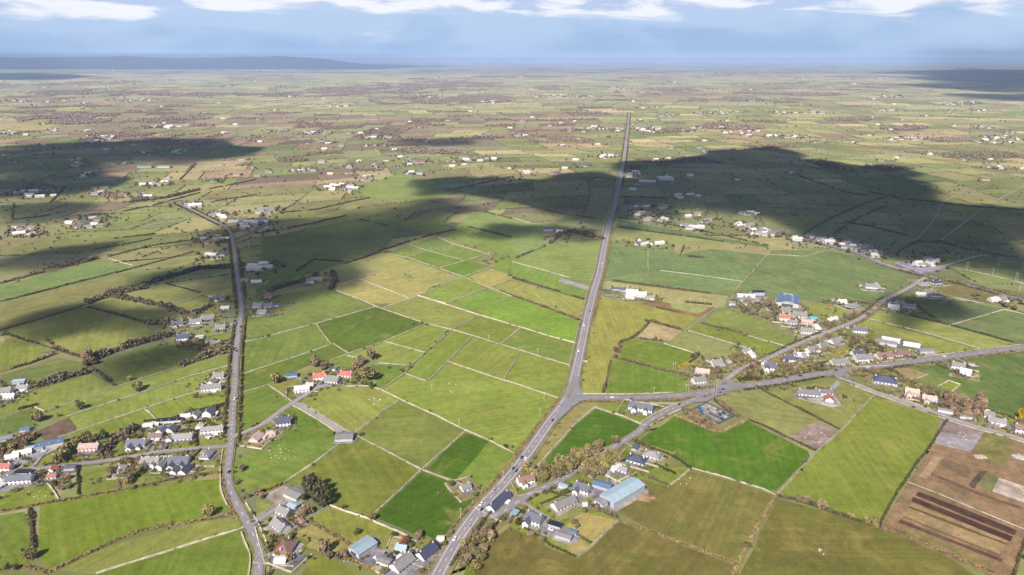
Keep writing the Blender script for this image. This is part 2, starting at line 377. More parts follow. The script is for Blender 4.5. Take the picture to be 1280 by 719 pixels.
# roads: name, width, verge, colour, photo points
ROADS = [
 ('main_road',10.6,3.6,(160,150,154),'543,728 564,689 576,669 599,638 634,601 657,572 688,527 706,505 714,490 722,455 727,432 734,397 742,365 750,340 756,305 762,277 769,255 775,227 780,199 784,167 786.5,141'),
 ('main_road',10.0,3.0,(154,146,150),'708,500 725,497.5 760,498 800,498 855,495 880,491 902,488 937,482.5 960,479.5 1010,470.5 1047,465 1085,460 1110,457 1147,452 1185,447 1222,442 1290,434'),
 ('side_road',6.0,2.0,(158,150,156),'883,492 860,504 840,512 820,522 805,532 800,540 780,552 765,561 727,582 705,600 685,608 665,617 640,633 624,645 604,648 596,641'),
 ('side_road',6.0,1.8,(178,168,168),'1045,465 1048,473 1060,477 1080,485 1095,491 1135,505 1167,516 1190,525 1222,535 1247,541 1290,554'),
 ('side_road',6.0,2.5,(172,162,164),'897,484 912,472 927,461 954,452 973,442.5 997,431 1020,422 1047,411 1072,401 1090,389 1102,377 1120,369 1139,359 1157,347'),
 ('village_road',7.5,2.5,(150,142,156),'960,286 980,292 1010,300 1045,310 1072,317 1100,330 1122,337 1155,345 1185,351 1222,360 1260,371 1290,378'),
 ('left_road',5.8,1.6,(158,150,154),'207,249 237,261 262,274 287,286 292,305 295,332 299,360 301,375 302.5,387 299,410 295,442 294,480 291,510 290,540 288,565 285,585 285,605 291,622 301,640 310,655 319,675 325,690 324,710 322,728'),
 ('village_street',5.0,1.8,(164,152,158),'286,559 250,561 212,565 175,570 135,577 100,581 62,586 25,589 -10,592'),
 ('farm_lane',4.6,1.8,(176,166,168),'291,547 317,537 333,528.5 350,515 367,503.5 383.5,493.5 395,486 410,482'),
 ('farm_lane',4.2,1.8,(178,168,168),'364,505 373.5,507 390,517 408.5,527.6 427,541'),
 ('farm_lane',4.2,1.4,(168,160,168),'309,657 320,654 345,637 358,628'),
 ('farm_lane',4.5,1.2,(170,164,170),'1047,478 1045,483 1035,490'),
 ('farm_lane',4.0,1.0,(176,168,168),'762,598 757,594 768,586 776,580'),
 ('farm_lane',4.0,1.0,(174,166,172),'665,612 652,605 660,602'),
 ('farm_lane',3.2,.6,(172,168,146),'1175,302 1202,281 1230,260 1255,246 1290,228'),
 ('farm_lane',3.2,.6,(170,166,144),'1125,317 1150,297 1172,270 1175,254 1205,240 1238,228'),
 ('farm_lane',4.0,1.5,(186,178,172),'1122,337 1160,338 1188,331 1215,322 1235,319'),
 ('farm_lane',4.0,.5,(140,132,140),'207,249 180,241 150,233 124,226 117,208 121,192 133,178'),
 ('farm_lane',3.0,.5,(150,142,158),'292,300 312,292 330,283 350,276'),
 ('farm_lane',4.0,1.5,(196,190,176),'960,390 958,384 945,376 938,366'),
 ('farm_lane',3.5,1.0,(190,184,180),'762,256 790,262 812,262'),
 ('farm_lane',5.0,1.0,(190,184,190),'815,231 840,231 843,226'),
 ('farm_lane',3.6,1.0,(186,178,176),'848,506 835,506 820,505 806,506'),
]
# boundaries: s stone wall, h hedge, b bushy hedge, t tree line, g golden hedge, k bank of pale grass, e conifer hedge
LINES = '''
s;T6;-68,272 0,258 300,180 600,95
s;T6;300,180 375,282
s;T6;-72,435 0,410 200,345 365,288
s;T6;385,278 465,330
s;T6;360,370 465,330 650,265 840,185
s;T6;455,340 530,360
s;T6;645,268 845,325
s;T6;400,10 600,95 850,180 980,210 1280,300 1420,345 1570,388
s;T6;640,100 810,40 900,0 1010,-45 1190,-110
s;T6;810,40 1110,135 1280,185 1460,240 1600,278
s;T6;980,210 1115,138
s;T6;975,75 1150,5
s;T6;1170,0 1280,45
s;T6;980,210 850,320 770,400 745,430 625,510
s;T6;1080,245 960,370 855,470
s;T6;745,430 855,470
s;T6;960,370 1240,465 1280,475 1510,552
s;T6;1325,200 1225,280
s;T6;1320,320 1240,460
s;T6;235,580 300,618 440,707 530,755 828,910 1040,990
s;T6;450,495 560,492 625,510 720,560 900,640 1050,715 1170,765 1290,828
s;T6;720,560 600,650 500,719
s;T2;1045,0 960,75 830,190 700,310 580,425
s;T2;420,60 280,165 135,260
s;T2;370,370 560,435 760,525
s;T2;370,370 270,430 150,520
s;T6;-75,525 0,505 60,485 180,570
s;T6;610,378 750,388
s;T2;440,650 460,630 600,700 650,730
s;T2;180,705 40,655 -5,480
s;T2;180,705 280,615
s;T2;690,700 765,655 850,690
k;T2;260,440 400,520 520,600
s;T5;220,620 580,495 885,400
s;T5;230,620 175,598
s;T5;0,660 100,620
s;T5;330,645 680,535 960,440 1165,385
s;T5;380,719 720,605 1000,515
s;T5;720,605 805,675
s;T5;870,85 1050,25
b;T7;-60,18 0,40 200,110 355,170
s;T7;355,370 385,370
b;T7;495,360 480,440 455,530
b;T7;500,345 650,385 780,420 880,440 950,480
s;T7;415,600 560,645 660,690
s;T7;415,600 340,660 280,719 130,890
b;T7;945,180 1100,215 1180,240
s;T7;1180,240 1280,270 1380,297
s;T7;870,215 940,160 1030,95
s;T7;880,215 1100,280 1170,300
s;T7;760,280 920,330
b;T7;535,280 600,250 670,195 690,165 850,212 
b;T7;640,255 730,265
b;T7;720,100 860,130 
b;T7;860,72 1000,85
h;P;795,552 840,571
h;P;840,571 865,586
s;P;865,586 895,594 955,612 970,620
k;P;843,520 898.5,541 934,525
h;P;934,525 955.5,533 999,555 1021,565
s;P;1092,495 1050,540 1021,565 1010,577 970,620
k;P;970,620 957,640 940,672 922,707 916,725
k;T3;530,440 740,520 960,600 1140,665
b;T4;40,320 160,345 280,390 460,450 560,480
k;T4;560,480 680,520 850,590 1060,680 1130,725
h;P;1184,526 1175,540 1146,580 1122,615 1099,658
s;T4;700,255 900,335 1280,490
h;T4;1285,540 1225,730
s;T8;500,155 800,230 1060,305
s;T8;905,190 1180,110
s;T8;1180,110 1290,135
h;T8;710,140 900,185 1230,275
s;T8;0,270 100,295
h;T8;840,385 1000,450
s;T8;1000,450 1060,440
s;T8;850,495 900,465 960,485 920,520
s;T8;740,455 800,435
h;T8;620,410 700,470 850,520 900,560
h;P;944,483 960,492 1021,523 1049,537
b;T8;720,80 870,180
s;T8;560,100 640,125
s;T8;690,130 760,100
h;T8;1080,605 1230,655
b;T8;0,445 120,430 270,395
h;T8;190,400 320,365
h;T8;180,315 280,350
h;T8;420,340 540,380
s;U2;760,490 860,455 990,425
s;U2;770,425 860,455 1030,500
s;U2;920,540 1100,490 1180,460
s;U2;900,385 1000,425 1170,475
s;U2;660,470 760,490 920,545 1050,590 1160,640 1280,680
s;U2;965,715 1150,645
s;U2;1180,640 1280,600
s;U2;815,680 950,719
s;U2;400,655 560,715
s;U2;515,595 760,690
s;U2;430,625 630,555
b;U2;1060,335 1280,390
b;U2;1120,255 1280,295
b;U2;440,520 540,490 640,450 760,410 880,375 1000,350
b;U2;930,330 960,290 1000,265
b;U2;520,300 660,330
b;U2;0,370 150,345 280,320 450,280
b;U2;200,560 290,500 440,510
b;U2;120,265 300,250 450,215 570,190
b;U2;980,150 1100,175 1240,195
b;U2;980,150 1120,120 1280,85
t;U2;60,660 150,630 230,610 310,580
t;U2;380,560 400,600 370,650
s;U3;0,290 140,330
s;U3;0,510 290,590
b;U3;20,490 170,430
b;U3;0,205 200,260 420,295
b;U3;0,590 200,650 360,700
s;U3;1270,480 1210,550 1120,650
s;U3;740,555 950,580 1150,610
s;U3;680,440 680,540
b;U3;500,605 700,630 1000,670
b;U3;530,335 700,360 850,380 1060,410
b;U3;530,290 700,310 900,345 1280,430
t;U3;190,420 240,370 300,360 370,375 455,400
b;U3;860,430 840,480 960,490
b;U3;545,185 700,190 780,195
s;U4;0,475 100,478 180,485 300,450
b;U4;170,375 300,300 480,220 600,180
b;U4;330,370 450,290 600,225
b;U4;380,310 520,335 700,380
b;U4;640,470 740,410 860,410 1000,450 1280,500
b;U4;500,160 680,195 860,215 1080,240 1280,250
b;U4;150,80 380,160 500,180
s;U4;930,540 1100,575 1280,620
s;U4;860,720 930,690 1080,720
h;T5;0,70 150,35 280,0
h;T5;0,215 150,175 420,90
t;T5;430,85 560,35 740,0
t;T5;550,40 700,70 850,100 950,140
b;T5;430,95 600,135 740,180
t;T5;740,180 870,180
b;T5;20,230 220,290 330,325 450,360
b;T5;0,420 150,380 280,330
t;T5;450,365 600,310 750,265 880,235
b;T5;440,380 500,430 575,490
t;T5;180,500 300,460 440,425
t;T5;900,395 1050,340 1170,310
b;T5;90,610 190,585
b;T5;230,260 330,325 
t;U1;300,540 490,495
b;U1;0,620 225,560
h;U1;120,680 500,585 680,540 970,460
t;U1;430,715 600,660 850,590 1000,545 1150,540
b;U1;470,450 620,425 760,395
b;U1;540,485 760,430 970,400
h;U1;830,620 1000,665
b;U1;360,280 560,270 760,230 1000,165
b;U1;570,395 780,370
s;U1;545,495 665,530
s;U1;260,410 400,375
s;U1;720,330 850,310 980,290
b;U1;60,300 70,220
b;U1;60,300 200,285 300,265
b;U1;250,215 330,135
b;U1;900,100 980,20
b;U1;1030,150 1280,100
b;U1;1060,210 1280,175
t;U1;640,215 840,190 1000,150
b;T1;150,375 160,480 165,590
k;T1;230,710 500,580 690,500 820,470 1000,445 1170,410
s;T1;480,712 860,590 1220,480
k;T1;0,400 130,375 300,345 600,295 830,245 980,215 1110,205
s;T1;240,260 295,340
s;T1;290,30 380,0
h;T1;390,190 390,320
k;T1;590,170 600,290
k;T1;1110,230 1165,400 1190,440
k;T1;0,690 130,670 230,700
t;T1;500,130 560,60 640,10 680,-20
h;T1;830,20 810,-40 700,0
h;T1;720,-50 900,-70 1140,-135
h;T1;985,0 985,75
s;T1;560,150 700,120 830,95 960,85
g;T2;30,300 135,260
g;T2;460,640 590,700
e;T2;90,560 60,600
b;T2;60,545 130,525
h;T2;1240,420 1130,550
b;T2;1180,400 1100,500 1010,620 940,716
b;T3;60,380 150,420 230,470
e;T3;0,430 50,470
e;T3;15,395 110,430
h;T3;180,300 290,330 
h;T3;60,480 190,570 320,628
s;T3;400,570 530,445 
s;T3;320,628 400,570
h;T3;330,520 400,560
b;T3;420,385 530,430
h;T3;240,280 300,310
h;T3;720,170 820,215
b;T3;640,210 780,265
s;T3;780,275 890,190
s;T3;350,195 400,235
h;T3;600,45 700,95
g;T7;815,412 865,380 925,390
g;T7;975,405 1040,425
e;T7;1130,465 1250,460
e;T7;1140,450 1250,430
b;T7;870,620 900,650 1010,700
b;T7;1010,560 1060,600 1110,640
h;T7;880,380 930,345
g;T5;1040,105 1110,155
g;T5;1090,75 1180,65
t;T5;1060,90 960,140
b;T5;900,275 1010,290 1110,280
h;T5;690,712 830,680 960,620 1150,575
h;T5;720,700 1100,660
g;T5;960,690 1050,685
e;T8;60,100 40,140
b;T8;0,60 60,110 10,140
b;T8;150,80 200,110 170,120
t;P;915,378 930,388 948,394 968,398
t;P;940,385 960,384 975,392
b;T8;270,75 340,60 520,85
b;T8;520,70 560,60
g;T8;340,330 400,320
b;T8;480,270 560,300 700,350 790,345
'''
# buildings: x,y,length,width,angle(None: along the nearest road),kind,roof,wall,storeys look
BL=(150,158,172); SL=(106,106,122); GR=(150,146,146); LB=(166,186,200); NV=(82,86,112); BK=(40,36,48); RD=(188,108,98); BR=(152,116,108); PK=(202,176,166); WH=(236,230,224); BLU=(104,124,156); TL=(110,196,190)
HOUSES = [
(32,539,8,6,20,'s',BLU),(6,551,14,9,20,'s',GR),(63,558,22,9,28,'s',BLU),(44,563,14,8,28,'s',LB),(29,569,14,7,28,'g',WH),(16,574,10,7,28,'g',WH),(7,588,12,7,0,'g',RD),(8,598,10,6,70,'g',GR),
(30,593,11,6,0,'s',BK),(26,603,20,8,8,'g',SL),(3,608,14,7,70,'g',WH),(67,589,6,5,80,'g',RD),(66,598,7,5,10,'g',RD),(89,587,9,6,5,'s',SL),(113,563,17,8,5,'g',PK),(157,588,12,7,0,'g',SL),
(274,472,12,8,5,'g',GR),(266,480,9,8,80,'g',GR),(265,488,20,9,12,'g',GR),(262,519,11,9,85,'g',SL),(245,521,9,8,85,'g',GR),(233,523,9,6,10,'g',WH),(213,529,22,6,8,'s',BK),(186,534,9,6,10,'s',WH),(195,532,7,5,5,'s',WH),
(203,541,9,8,80,'g',SL),(215,539,9,8,80,'g',SL),(229,549,18,8,6,'g',GR),(214,551,7,6,80,'g',GR),(172,557,17,10,4,'t',SL),(195,548,12,7,8,'g',BR),(250,536,6,6,85,'g',WH),(266,541,20,7,12,'g',GR),
(259,571,12,9,85,'h',GR),(224,579,18,11,5,'t',SL),(232,590,11,7,80,'g',NV),(219,591,8,6,85,'g',SL),(203,585,11,6,85,'g',GR),(189,581,16,8,3,'t',GR),(158,591,12,6,0,'g',GR),
(369,621,15,11,-30,'s',GR),(367,635,8,6,-30,'s',LB),(356,642,12,8,-30,'g',GR),(351,660,15,9,-42,'g',GR),(357,688,15,12,80,'h',BR),(351,703,8,6,5,'s',WH),(454,687,17,12,50,'s',LB),(502,688,8,6,-10,'g',LB),(534,693,15,9,52,'g',NV),(503,707,16,10,52,'g',GR),(481,705,10,6,-25,'s',GR),(551,676,5,4,0,'s',WH),
(624,630,24,8,55,'g',NV),(582,612,8,7,30,'g',GR),
(657,604,14,8,20,'t',BR),(728,615,13,9,-30,'t',SL),(753,610,15,8,-28,'s',BLU),(705,632,20,9,33,'g',GR),(778,620,38,15,40,'s',LB),(755,629,14,9,40,'s',GR),(668,653,13,10,-28,'t',SL),(694,659,10,5,-26,'s',BK),(716,668,6,4,-26,'s',BLU),(705,673,12,6,-26,'s',GR),
(796,577,15,11,-30,'h',NV),(815,571,14,9,-30,'h',GR),(769,588,9,6,35,'g',WH),(779,590,7,6,-30,'g',GR),(731,633,4,3,0,'s',WH),
(801,513,24,10,-22,'t',SL),(895,456,13,10,15,'g',GR),(878,467,15,9,-20,'g',PK),(873,479,14,9,15,'g',GR),(939,446,11,9,80,'g',WH),(933,441,9,7,0,'g',GR),(963,462,14,10,-25,'t',SL),(955,455,9,6,70,'g',GR),(986,452,13,8,-15,'g',NV),(999,446,14,8,-12,'g',GR),
(984,379,38,30,68,'b',BLU),(981,390,14,10,20,'g',GR),(999,396,18,12,-10,'g',GR),(980,400,14,10,-15,'g',(206,124,96)),(990,405,12,8,-15,'g',GR),(1016,400,9,9,0,'s',TL),(1008,406,14,8,-15,'g',PK),(1021,411,10,8,85,'g',WH),(1008,417,16,9,-10,'g',GR),
(1052,379,12,8,0,'g',WH),(1065,384,16,10,20,'h',GR),(1041,401,12,8,20,'g',WH),(1074,416,16,9,-15,'g',SL),(1044,428,18,9,28,'g',GR),(1028,434,14,9,28,'g',GR),(1015,439,18,9,28,'g',GR),(1002,446,13,8,10,'g',WH),
(1049,455,20,10,8,'g',GR),(1078,451,20,10,8,'g',GR),(1070,445,12,8,10,'g',NV),(1104,447,18,10,5,'g',BR),(1127,444,20,10,5,'h',BR),(1113,427,20,8,-30,'s',WH),(1139,433,18,8,-28,'s',WH),(1156,441,18,8,5,'s',GR),(1107,431,24,10,-30,'s',GR),
(1124,381,12,9,10,'g',GR),(1116,387,14,9,-20,'g',WH),(1136,385,16,9,-25,'g',GR),(1089,361,18,9,-15,'g',GR),(1095,358,8,8,70,'g',PK),(1155,357,14,9,10,'h',GR),(1170,355,15,10,10,'h',NV),(1160,366,14,9,20,'h',GR),(1169,371,16,9,-10,'h',NV),(1150,370,13,8,-10,'g',WH),
(1106,478,22,14,-22,'h',NV),(1139,494,13,9,-25,'t',PK),(1161,501,13,9,-25,'t',PK),(1197,461,13,9,-30,'g',GR),(1206,468,11,7,-30,'g',WH),(1235,521,9,8,-20,'g',GR),(1245,529,15,8,-25,'g',GR),(1276,540,12,9,-20,'g',BR),(1181,516,13,5,-28,'s',GR),(1206,523,11,5,-10,'s',GR),
(275,375,13,10,10,'t',SL),(282,387,11,7,5,'g',WH),(245,404,15,9,20,'g',GR),(260,399,16,8,25,'g',GR),(222,407,14,10,25,'t',SL),(276,411,13,9,10,'g',GR),(229,425,14,10,15,'g',NV),(250,423,9,6,20,'s',WH),(270,431,12,7,10,'g',GR),(262,430,9,6,0,'s',WH),
(321,354,16,7,5,'g',WH),(307,352,12,7,-10,'g',GR),(335,373,9,7,5,'g',RD),(323,385,13,8,-10,'g',GR),(335,384,14,9,10,'g',GR),(328,392,12,9,0,'g',GR),(345,383,10,7,0,'s',BLU),
(365,471,12,8,12,'s',BLU),(399,474,13,9,20,'g',(196,112,90)),(415,477,17,12,-10,'g',GR),(433,470,14,9,-8,'g',RD),(378,490,15,8,15,'g',WH),(388,484,8,7,0,'g',PK),(355,531,13,11,15,'g',NV),(431,549,16,12,5,'s',GR),(321,550,12,9,80,'g',PK),(339,544,9,7,10,'h',PK),
(25,479,12,7,12,'s',LB),(30,487,12,8,0,'g',GR),(6,493,15,9,10,'g',GR),(13,498,10,7,10,'g',WH),
(947,369,17,10,0,'b',BK),(932,372,25,8,-8,'s',WH),(930,377,25,8,-8,'s',GR),(922,382,26,9,-8,'s',GR),
(395,351,20,9,15,'g',PK),(388,354,12,7,15,'g',GR),
(780,364,14,8,-10,'g',SL),(790,367,18,10,-10,'g',WH),(787,373,12,8,10,'g',WH),(800,371,18,9,-10,'g',WH),(770,363,14,8,-10,'s',SL),(812,374,14,7,-10,'g',GR),
(685,289,20,12,5,'b',NV),(699,291,12,9,0,'g',WH),
(1011,494,22,9,-12,'g',(120,116,120)),(1028,494,18,8,-8,'g',(128,124,128)),(1036,501,10,8,70,'g',(196,120,100)),(831,225,42,36,2,'b',WH),(809,228,46,12,-4,'s',WH),(796,232,22,12,-12,'s',GR),(786,222,18,10,0,'g',GR),(791,238,20,9,-10,'g',WH),
(182,210,46,18,0,'b',(120,180,150)),(206,210,40,18,0,'b',(120,180,150)),
]
HAMLETS = [(47,241,26,8,16),(107,280,24,7,12),(35,290,18,6,7),(125,240,9,5,6),(172,245,22,5,6),(190,230,22,3,9),(110,220,6,4,4),(97,205,8,4,4),(267,227,14,2,4),(240,256,12,4,7),(275,271,14,4,7),(305,278,18,5,7),(262,300,22,5,8),(270,320,10,5,5),(318,287,18,4,6),(322,333,20,5,6),
(330,265,10,3,5),(335,278,12,3,4),(427,236,17,6,14),(457,224,9,3,5),(380,212,18,3,9),(432,208,8,3,3),(467,209,8,2,3),(525,202,22,2,10),(570,201,16,2,6),(600,200,22,2,8),(518,217,10,2,4),(790,218,10,3,4),
(794,261,14,3,6),(797,269,16,3,8),(825,259,9,3,4),(822,275,14,3,5),(866,271,12,4,6),(867,283,12,4,6),(882,277,5,2,3),(937,268,14,2,4),(927,284,12,3,7),(950,292,14,5,10),(812,305,16,2,6),
(967,291,10,4,6),(1003,299,13,3,6),(1032,302,9,3,7),(1057,308,12,4,10),(1077,314,12,4,11),(1096,319,8,4,8),(1162,330,16,5,9),(1248,375,12,3,3),(860,247,16,4,5),
(987,171,28,2,12),(1130,175,26,3,14),(1242,175,30,5,22),(1227,160,16,2,8),(1197,130,22,4,14),(1210,139,26,2,12),(1115,139,16,2,6),(980,141,16,2,6),(1020,141,12,2,5),(1110,121,16,3,10),(1010,99,20,3,12),(1060,104,14,2,8),(747,161,12,2,8),(775,163,8,3,6),(800,160,8,2,6),(820,164,22,3,14),(865,163,14,2,7),(927,166,24,2,9),(830,144,18,2,9),(890,142,22,2,9),(927,140,10,1,5),(940,127,10,2,6),(690,120,34,3,20),(727,121,16,2,8),(775,110,10,3,8),(762,196,14,3,7),(720,164,12,2,6),(655,170,12,2,6),(840,104,10,2,8),(910,92,24,2,10),
(530,122,34,3,20),(612,127,18,2,10),(395,166,20,2,12),(345,165,14,2,6),(357,112,20,1.5,12),(475,172,20,3,10),(395,102,10,1,6),(420,134,16,2,7),(570,101,18,1.5,8),(20,127,18,3,12),(162,125,34,3,18),(107,131,10,2,5),(205,159,24,2,12),(135,172,12,3,10),(115,176,10,3,10),(160,102,18,1.5,10),(225,101,14,1.5,6),(225,191,8,2,5),(185,191,8,1.5,4),(15,166,10,2,4),(60,165,8,1.5,4),(52,186,12,3,5),(95,203,7,3,4),(900,78,60,1,10),(750,78,40,1,10),(600,80,50,1,10),(1040,85,60,2,10),(300,88,60,1.5,8),(100,87,60,1.5,8)]
CARS = '''658.5,575,-1,k 646,589,-1,k 639,588.5,1,k 598.5,637.5,1,k 688.5,526.5,1,k 652,574,1,w 607,634,-1,w 571,676,-1,w 581,657,1,g 733,408,-1,w 735,390,1,k 725.5,440,-1,w 751,330,1,w 757,299,-1,k 768,256,1,w 774,229,-1,w 777,215,1,w 782.5,180,1,w 702,509,-1,g 622,616,-1,g'''
CARS2 = [(849,507.5,38,'k'),(904,488.4,8,'b'),(1084,460.6,8,'w'),(765,498.8,0,'w'),(1000,471.6,8,'k'),(1180,447,7,'w'),(1045,464.6,7,'k'),(1240,440.6,8,'g'),(294,500,90,'w'),(296,440,90,'k'),(286,592,95,'k'),
 (832,573,-35,'k'),(736,617,20,'k'),(688,664,-30,'w'),(683,660,-30,'g'),(345,690,10,'k'),(372,694,40,'g'),(262,549,85,'w'),(250,527,10,'w'),(232,580,80,'r'),(470,700,-30,'w'),(520,702,-30,'g'),(497,693,50,'k'),(1118,484,-20,'w'),(1168,506,-25,'b'),(20,584,10,'w'),(12,600,70,'k'),(55,566,25,'w')]
# ------------------------------------------------------------------ ground sheet and sky-line
base = mesh_obj('ground', [(-220000,-3000,-.6),(220000,-3000,-.6),(220000,220000,-.6),(-220000,220000,-.6)], [(0,1,2,3)], None)
def far_ground():
    m = bpy.data.materials.new('far_ground'); m.use_nodes = True; n = m.node_tree.nodes; l = m.node_tree.links; b = n['Principled BSDF']
    b.inputs['Roughness'].default_value = .95; b.inputs['Specular IOR Level'].default_value = .1
    g = n.new('ShaderNodeNewGeometry'); v = n.new('ShaderNodeTexVoronoi'); v.inputs['Scale'].default_value = .0032
    l.new(g.outputs['Position'], v.inputs['Vector']); r = n.new('ShaderNodeValToRGB'); r.color_ramp.interpolation = 'CONSTANT'
    sx = n.new('ShaderNodeSeparateColor'); l.new(v.outputs['Color'], sx.inputs[0]); l.new(sx.outputs[0], r.inputs[0])
    pal = [(158,166,122),(182,170,134),(148,152,118),(164,142,124),(160,168,122),(198,178,146),(142,126,114),(156,160,120)]
    el = r.color_ramp.elements
    while len(el) < len(pal): el.new(.5)
    for i, c in enumerate(pal): el[i].position = i/len(pal); el[i].color = (*colr(c),1)
    t = n.new('ShaderNodeTexNoise'); t.inputs['Scale'].default_value = .0007; t.inputs['Detail'].default_value = 5; l.new(g.outputs['Position'], t.inputs['Vector'])
    mr = n.new('ShaderNodeMapRange'); mr.inputs[1].default_value = .48; mr.inputs[2].default_value = .6; mr.inputs[4].default_value = .75; l.new(t.outputs[0], mr.inputs[0])
    mx = n.new('ShaderNodeMix'); mx.data_type = 'RGBA'; l.new(mr.outputs[0], mx.inputs[0]); l.new(r.outputs[0], mx.inputs[6]); mx.inputs[7].default_value = (*colr((104,86,86)),1)
    l.new(mx.outputs[2], b.inputs['Base Color']); return m
base.data.materials.clear(); base.data.materials.append(far_ground()); struct(base)
def hills(x0, x1, y0, hgt, depth, seed, name='distant_hills', col=(58,70,60)):
    n, mrows = 80, 14; V = []; Fc = []
    for j in range(mrows+1):
        for i in range(n+1):
            s = i/n; t = j/mrows; e = min(1, min(s,1-s)*5); e = e*e*(3-2*e)
            h = hgt*e*math.sin(math.pi*min(1,t*1.0))**.7*(.8+.22*noise.noise(Vector((s*5+seed,t*1.3,seed)))+.08*noise.noise(Vector((s*25,t*4,seed))))
            V.append((x0+(x1-x0)*s, y0+depth*t, max(-1,h)-.8))
    for j in range(mrows):
        for i in range(n):
            a = j*(n+1)+i; Fc.append((a,a+1,a+n+2,a+n+1))
    o = mesh_obj(name, V, Fc, M_SOIL, smooth=True, color=colr(col)); struct(o); return o
hills(-24000,-3600,20500,400,7000,3.1,col=(26,34,48))
hills(-60000,60000,60000,330,16000,9.4)
hl = gnd(408,84); hills(hl.x-1500, hl.x+1150, hl.y, 165, 2200, 5.5, 'low_hill', (120,100,84))
# ------------------------------------------------------------------ fields as separate sheets
def poly_area(q): return sum(a.x*b.y-b.x*a.y for a,b in zip(q,q[1:]+q[:1]))/2
FPOLY = []
def sheet(name, rgb, P2, mat, z):
    q = [gnd(*p) for p in P2]
    if poly_area(q) < 0: q.reverse()
    # subdivide and roughen the outline slightly so that edges are not ruler-straight
    out = []
    for a, b in zip(q, q[1:]+q[:1]):
        n = max(1, int((b-a).length/12)); d = (b-a); nn = Vector((-d.y,d.x,0)).normalized()
        for i in range(n):
            p = a.lerp(b, i/n); k = noise.noise(p*.05)*1.0 if i else 0
            out.append(p+nn*k+Vector((0,0,z)))
    o = mesh_obj(name, out, [tuple(range(len(out)))], mat, color=colr(rgb)); struct(o); FPOLY.append(q); return o
for k, ln in enumerate(FIELDS.strip().split('\n')):
    c, t, s = ln.split(';'); sheet('field', fcol(tuple(map(int,c.split(',')))), pts(t,s), M_GRASS, .05+.011*(k%29))
for k, ln in enumerate(SOILS.strip().split('\n')):
    c, t, s = ln.split(';'); sheet('ground_patch', tuple(map(int,c.split(','))), pts(t,s), M_SOIL, .60+.0035*(k%30))
# ------------------------------------------------------------------ roads
ROADPL = []
for k,(nm,wd,vg,rgb,s) in enumerate(ROADS):
    pl = resample(smoothline([gnd(*p) for p in pts('P', s)]), 14); ROADPL.append((pl, wd))
    wv = [wd+2*vg*(.8+.5*noise.noise(p*.03)) for p in pl]
    V, Fc = ribbon(pl, wv, .72+.013*k); struct(mesh_obj('road_verge', V, Fc, M_SOIL, color=colr((152,142,98) if wd > 4.7 else (170,158,128))))
    V, Fc = ribbon(pl, wd, 1.02+.013*k); struct(mesh_obj({'farm_lane':'lane'}.get(nm,'road'), V, Fc, M_ROAD, color=colr(rgb, .56)))
    if wd >= 5.8:
        VV = []; FF = []
        def add(V2, F2):
            b0 = len(VV); VV.extend(V2); FF.extend([tuple(i+b0 for i in f) for f in F2])
        fine = resample(pl, 3.0)
        if wd > 10:
            for off in (-wd/2+1.9, wd/2-1.9): add(*ribbon(fine, .3, 1.04+.013*k, off))
        for i in range(0, len(fine)-1, 3): add(*ribbon(fine[i:i+2], .3, 1.045+.013*k, 0))
        struct(mesh_obj('road_markings', VV, FF, M_PAINT, color=(.62,.6,.58)))
def asphalt_patch(s, z, rgb=(154,148,154)):
    q = [gnd(*p) for p in pts('P', s)]
    if poly_area(q) < 0: q.reverse()
    struct(mesh_obj('road_junction', [p+Vector((0,0,z)) for p in q], [tuple(range(len(q)))], M_ROAD, color=colr(rgb,.56)))
asphalt_patch('704,503 713,478 717,470 724,472 724.5,484 729,494.5 738,495 738,501 727,502.5 716,510 700,525 694,524', 1.35)
asphalt_patch('872,497 880,494 905,490 912,493 893,497 884,503 868,505', 1.36)
asphalt_patch('895,489 900,480 906,474 925,481 935,483 920,487', 1.37)
asphalt_patch('1042,464 1040,466 1047,472 1060,475 1062,471 1058,463', 1.38)
MAIN = [p for p in ROADPL[0][0]]
# hatched island at the junction
isl = [gnd(*p) for p in ((714,484),(717.5,484),(713,497),(709,500))]
struct(mesh_obj('traffic_island', [p+Vector((0,0,1.42)) for p in isl], [(0,3,2,1)], M_SOIL, color=colr((158,146,120))))

# ------------------------------------------------------------------ far patchwork of fields with hedgerows
def inpoly(x, y, q):
    c = False; n = len(q); j = n-1
    for i in range(n):
        if (q[i].y > y) != (q[j].y > y) and x < (q[j].x-q[i].x)*(y-q[i].y)/(q[j].y-q[i].y)+q[i].x: c = not c
        j = i
    return c
FBB = [(min(p.x for p in q),max(p.x for p in q),min(p.y for p in q),max(p.y for p in q),q) for q in FPOLY]
def covered(x, y):
    if y > 2600: return False
    for a,b,c,d,q in FBB:
        if a<=x<=b and c<=y<=d and inpoly(x,y,q): return True
    for pl, wd in ROADPL:
        pass
    return False
ROADPTS = np.array([(p.x,p.y) for pl,_ in ROADPL for p in pl])
def near_road(x, y, d=14):
    return float(np.min((ROADPTS[:,0]-x)**2+(ROADPTS[:,1]-y)**2)) < d*d
def warp(u, v):
    a = R(24)*math.sin(u*.0004+1)*math.exp(-v/9000)
    x = u+160*math.sin(v*.0011+u*.0005)+70*math.sin(v*.0031+2)+60*math.sin(u*.0023); y = v+130*math.sin(u*.0012+.6)+60*math.sin(u*.004+v*.001)
    y -= .30*(x if x < 0 else .25*x)*max(0.0, 1-abs(y-600)/3600)*-1
    return x, y
cells = []
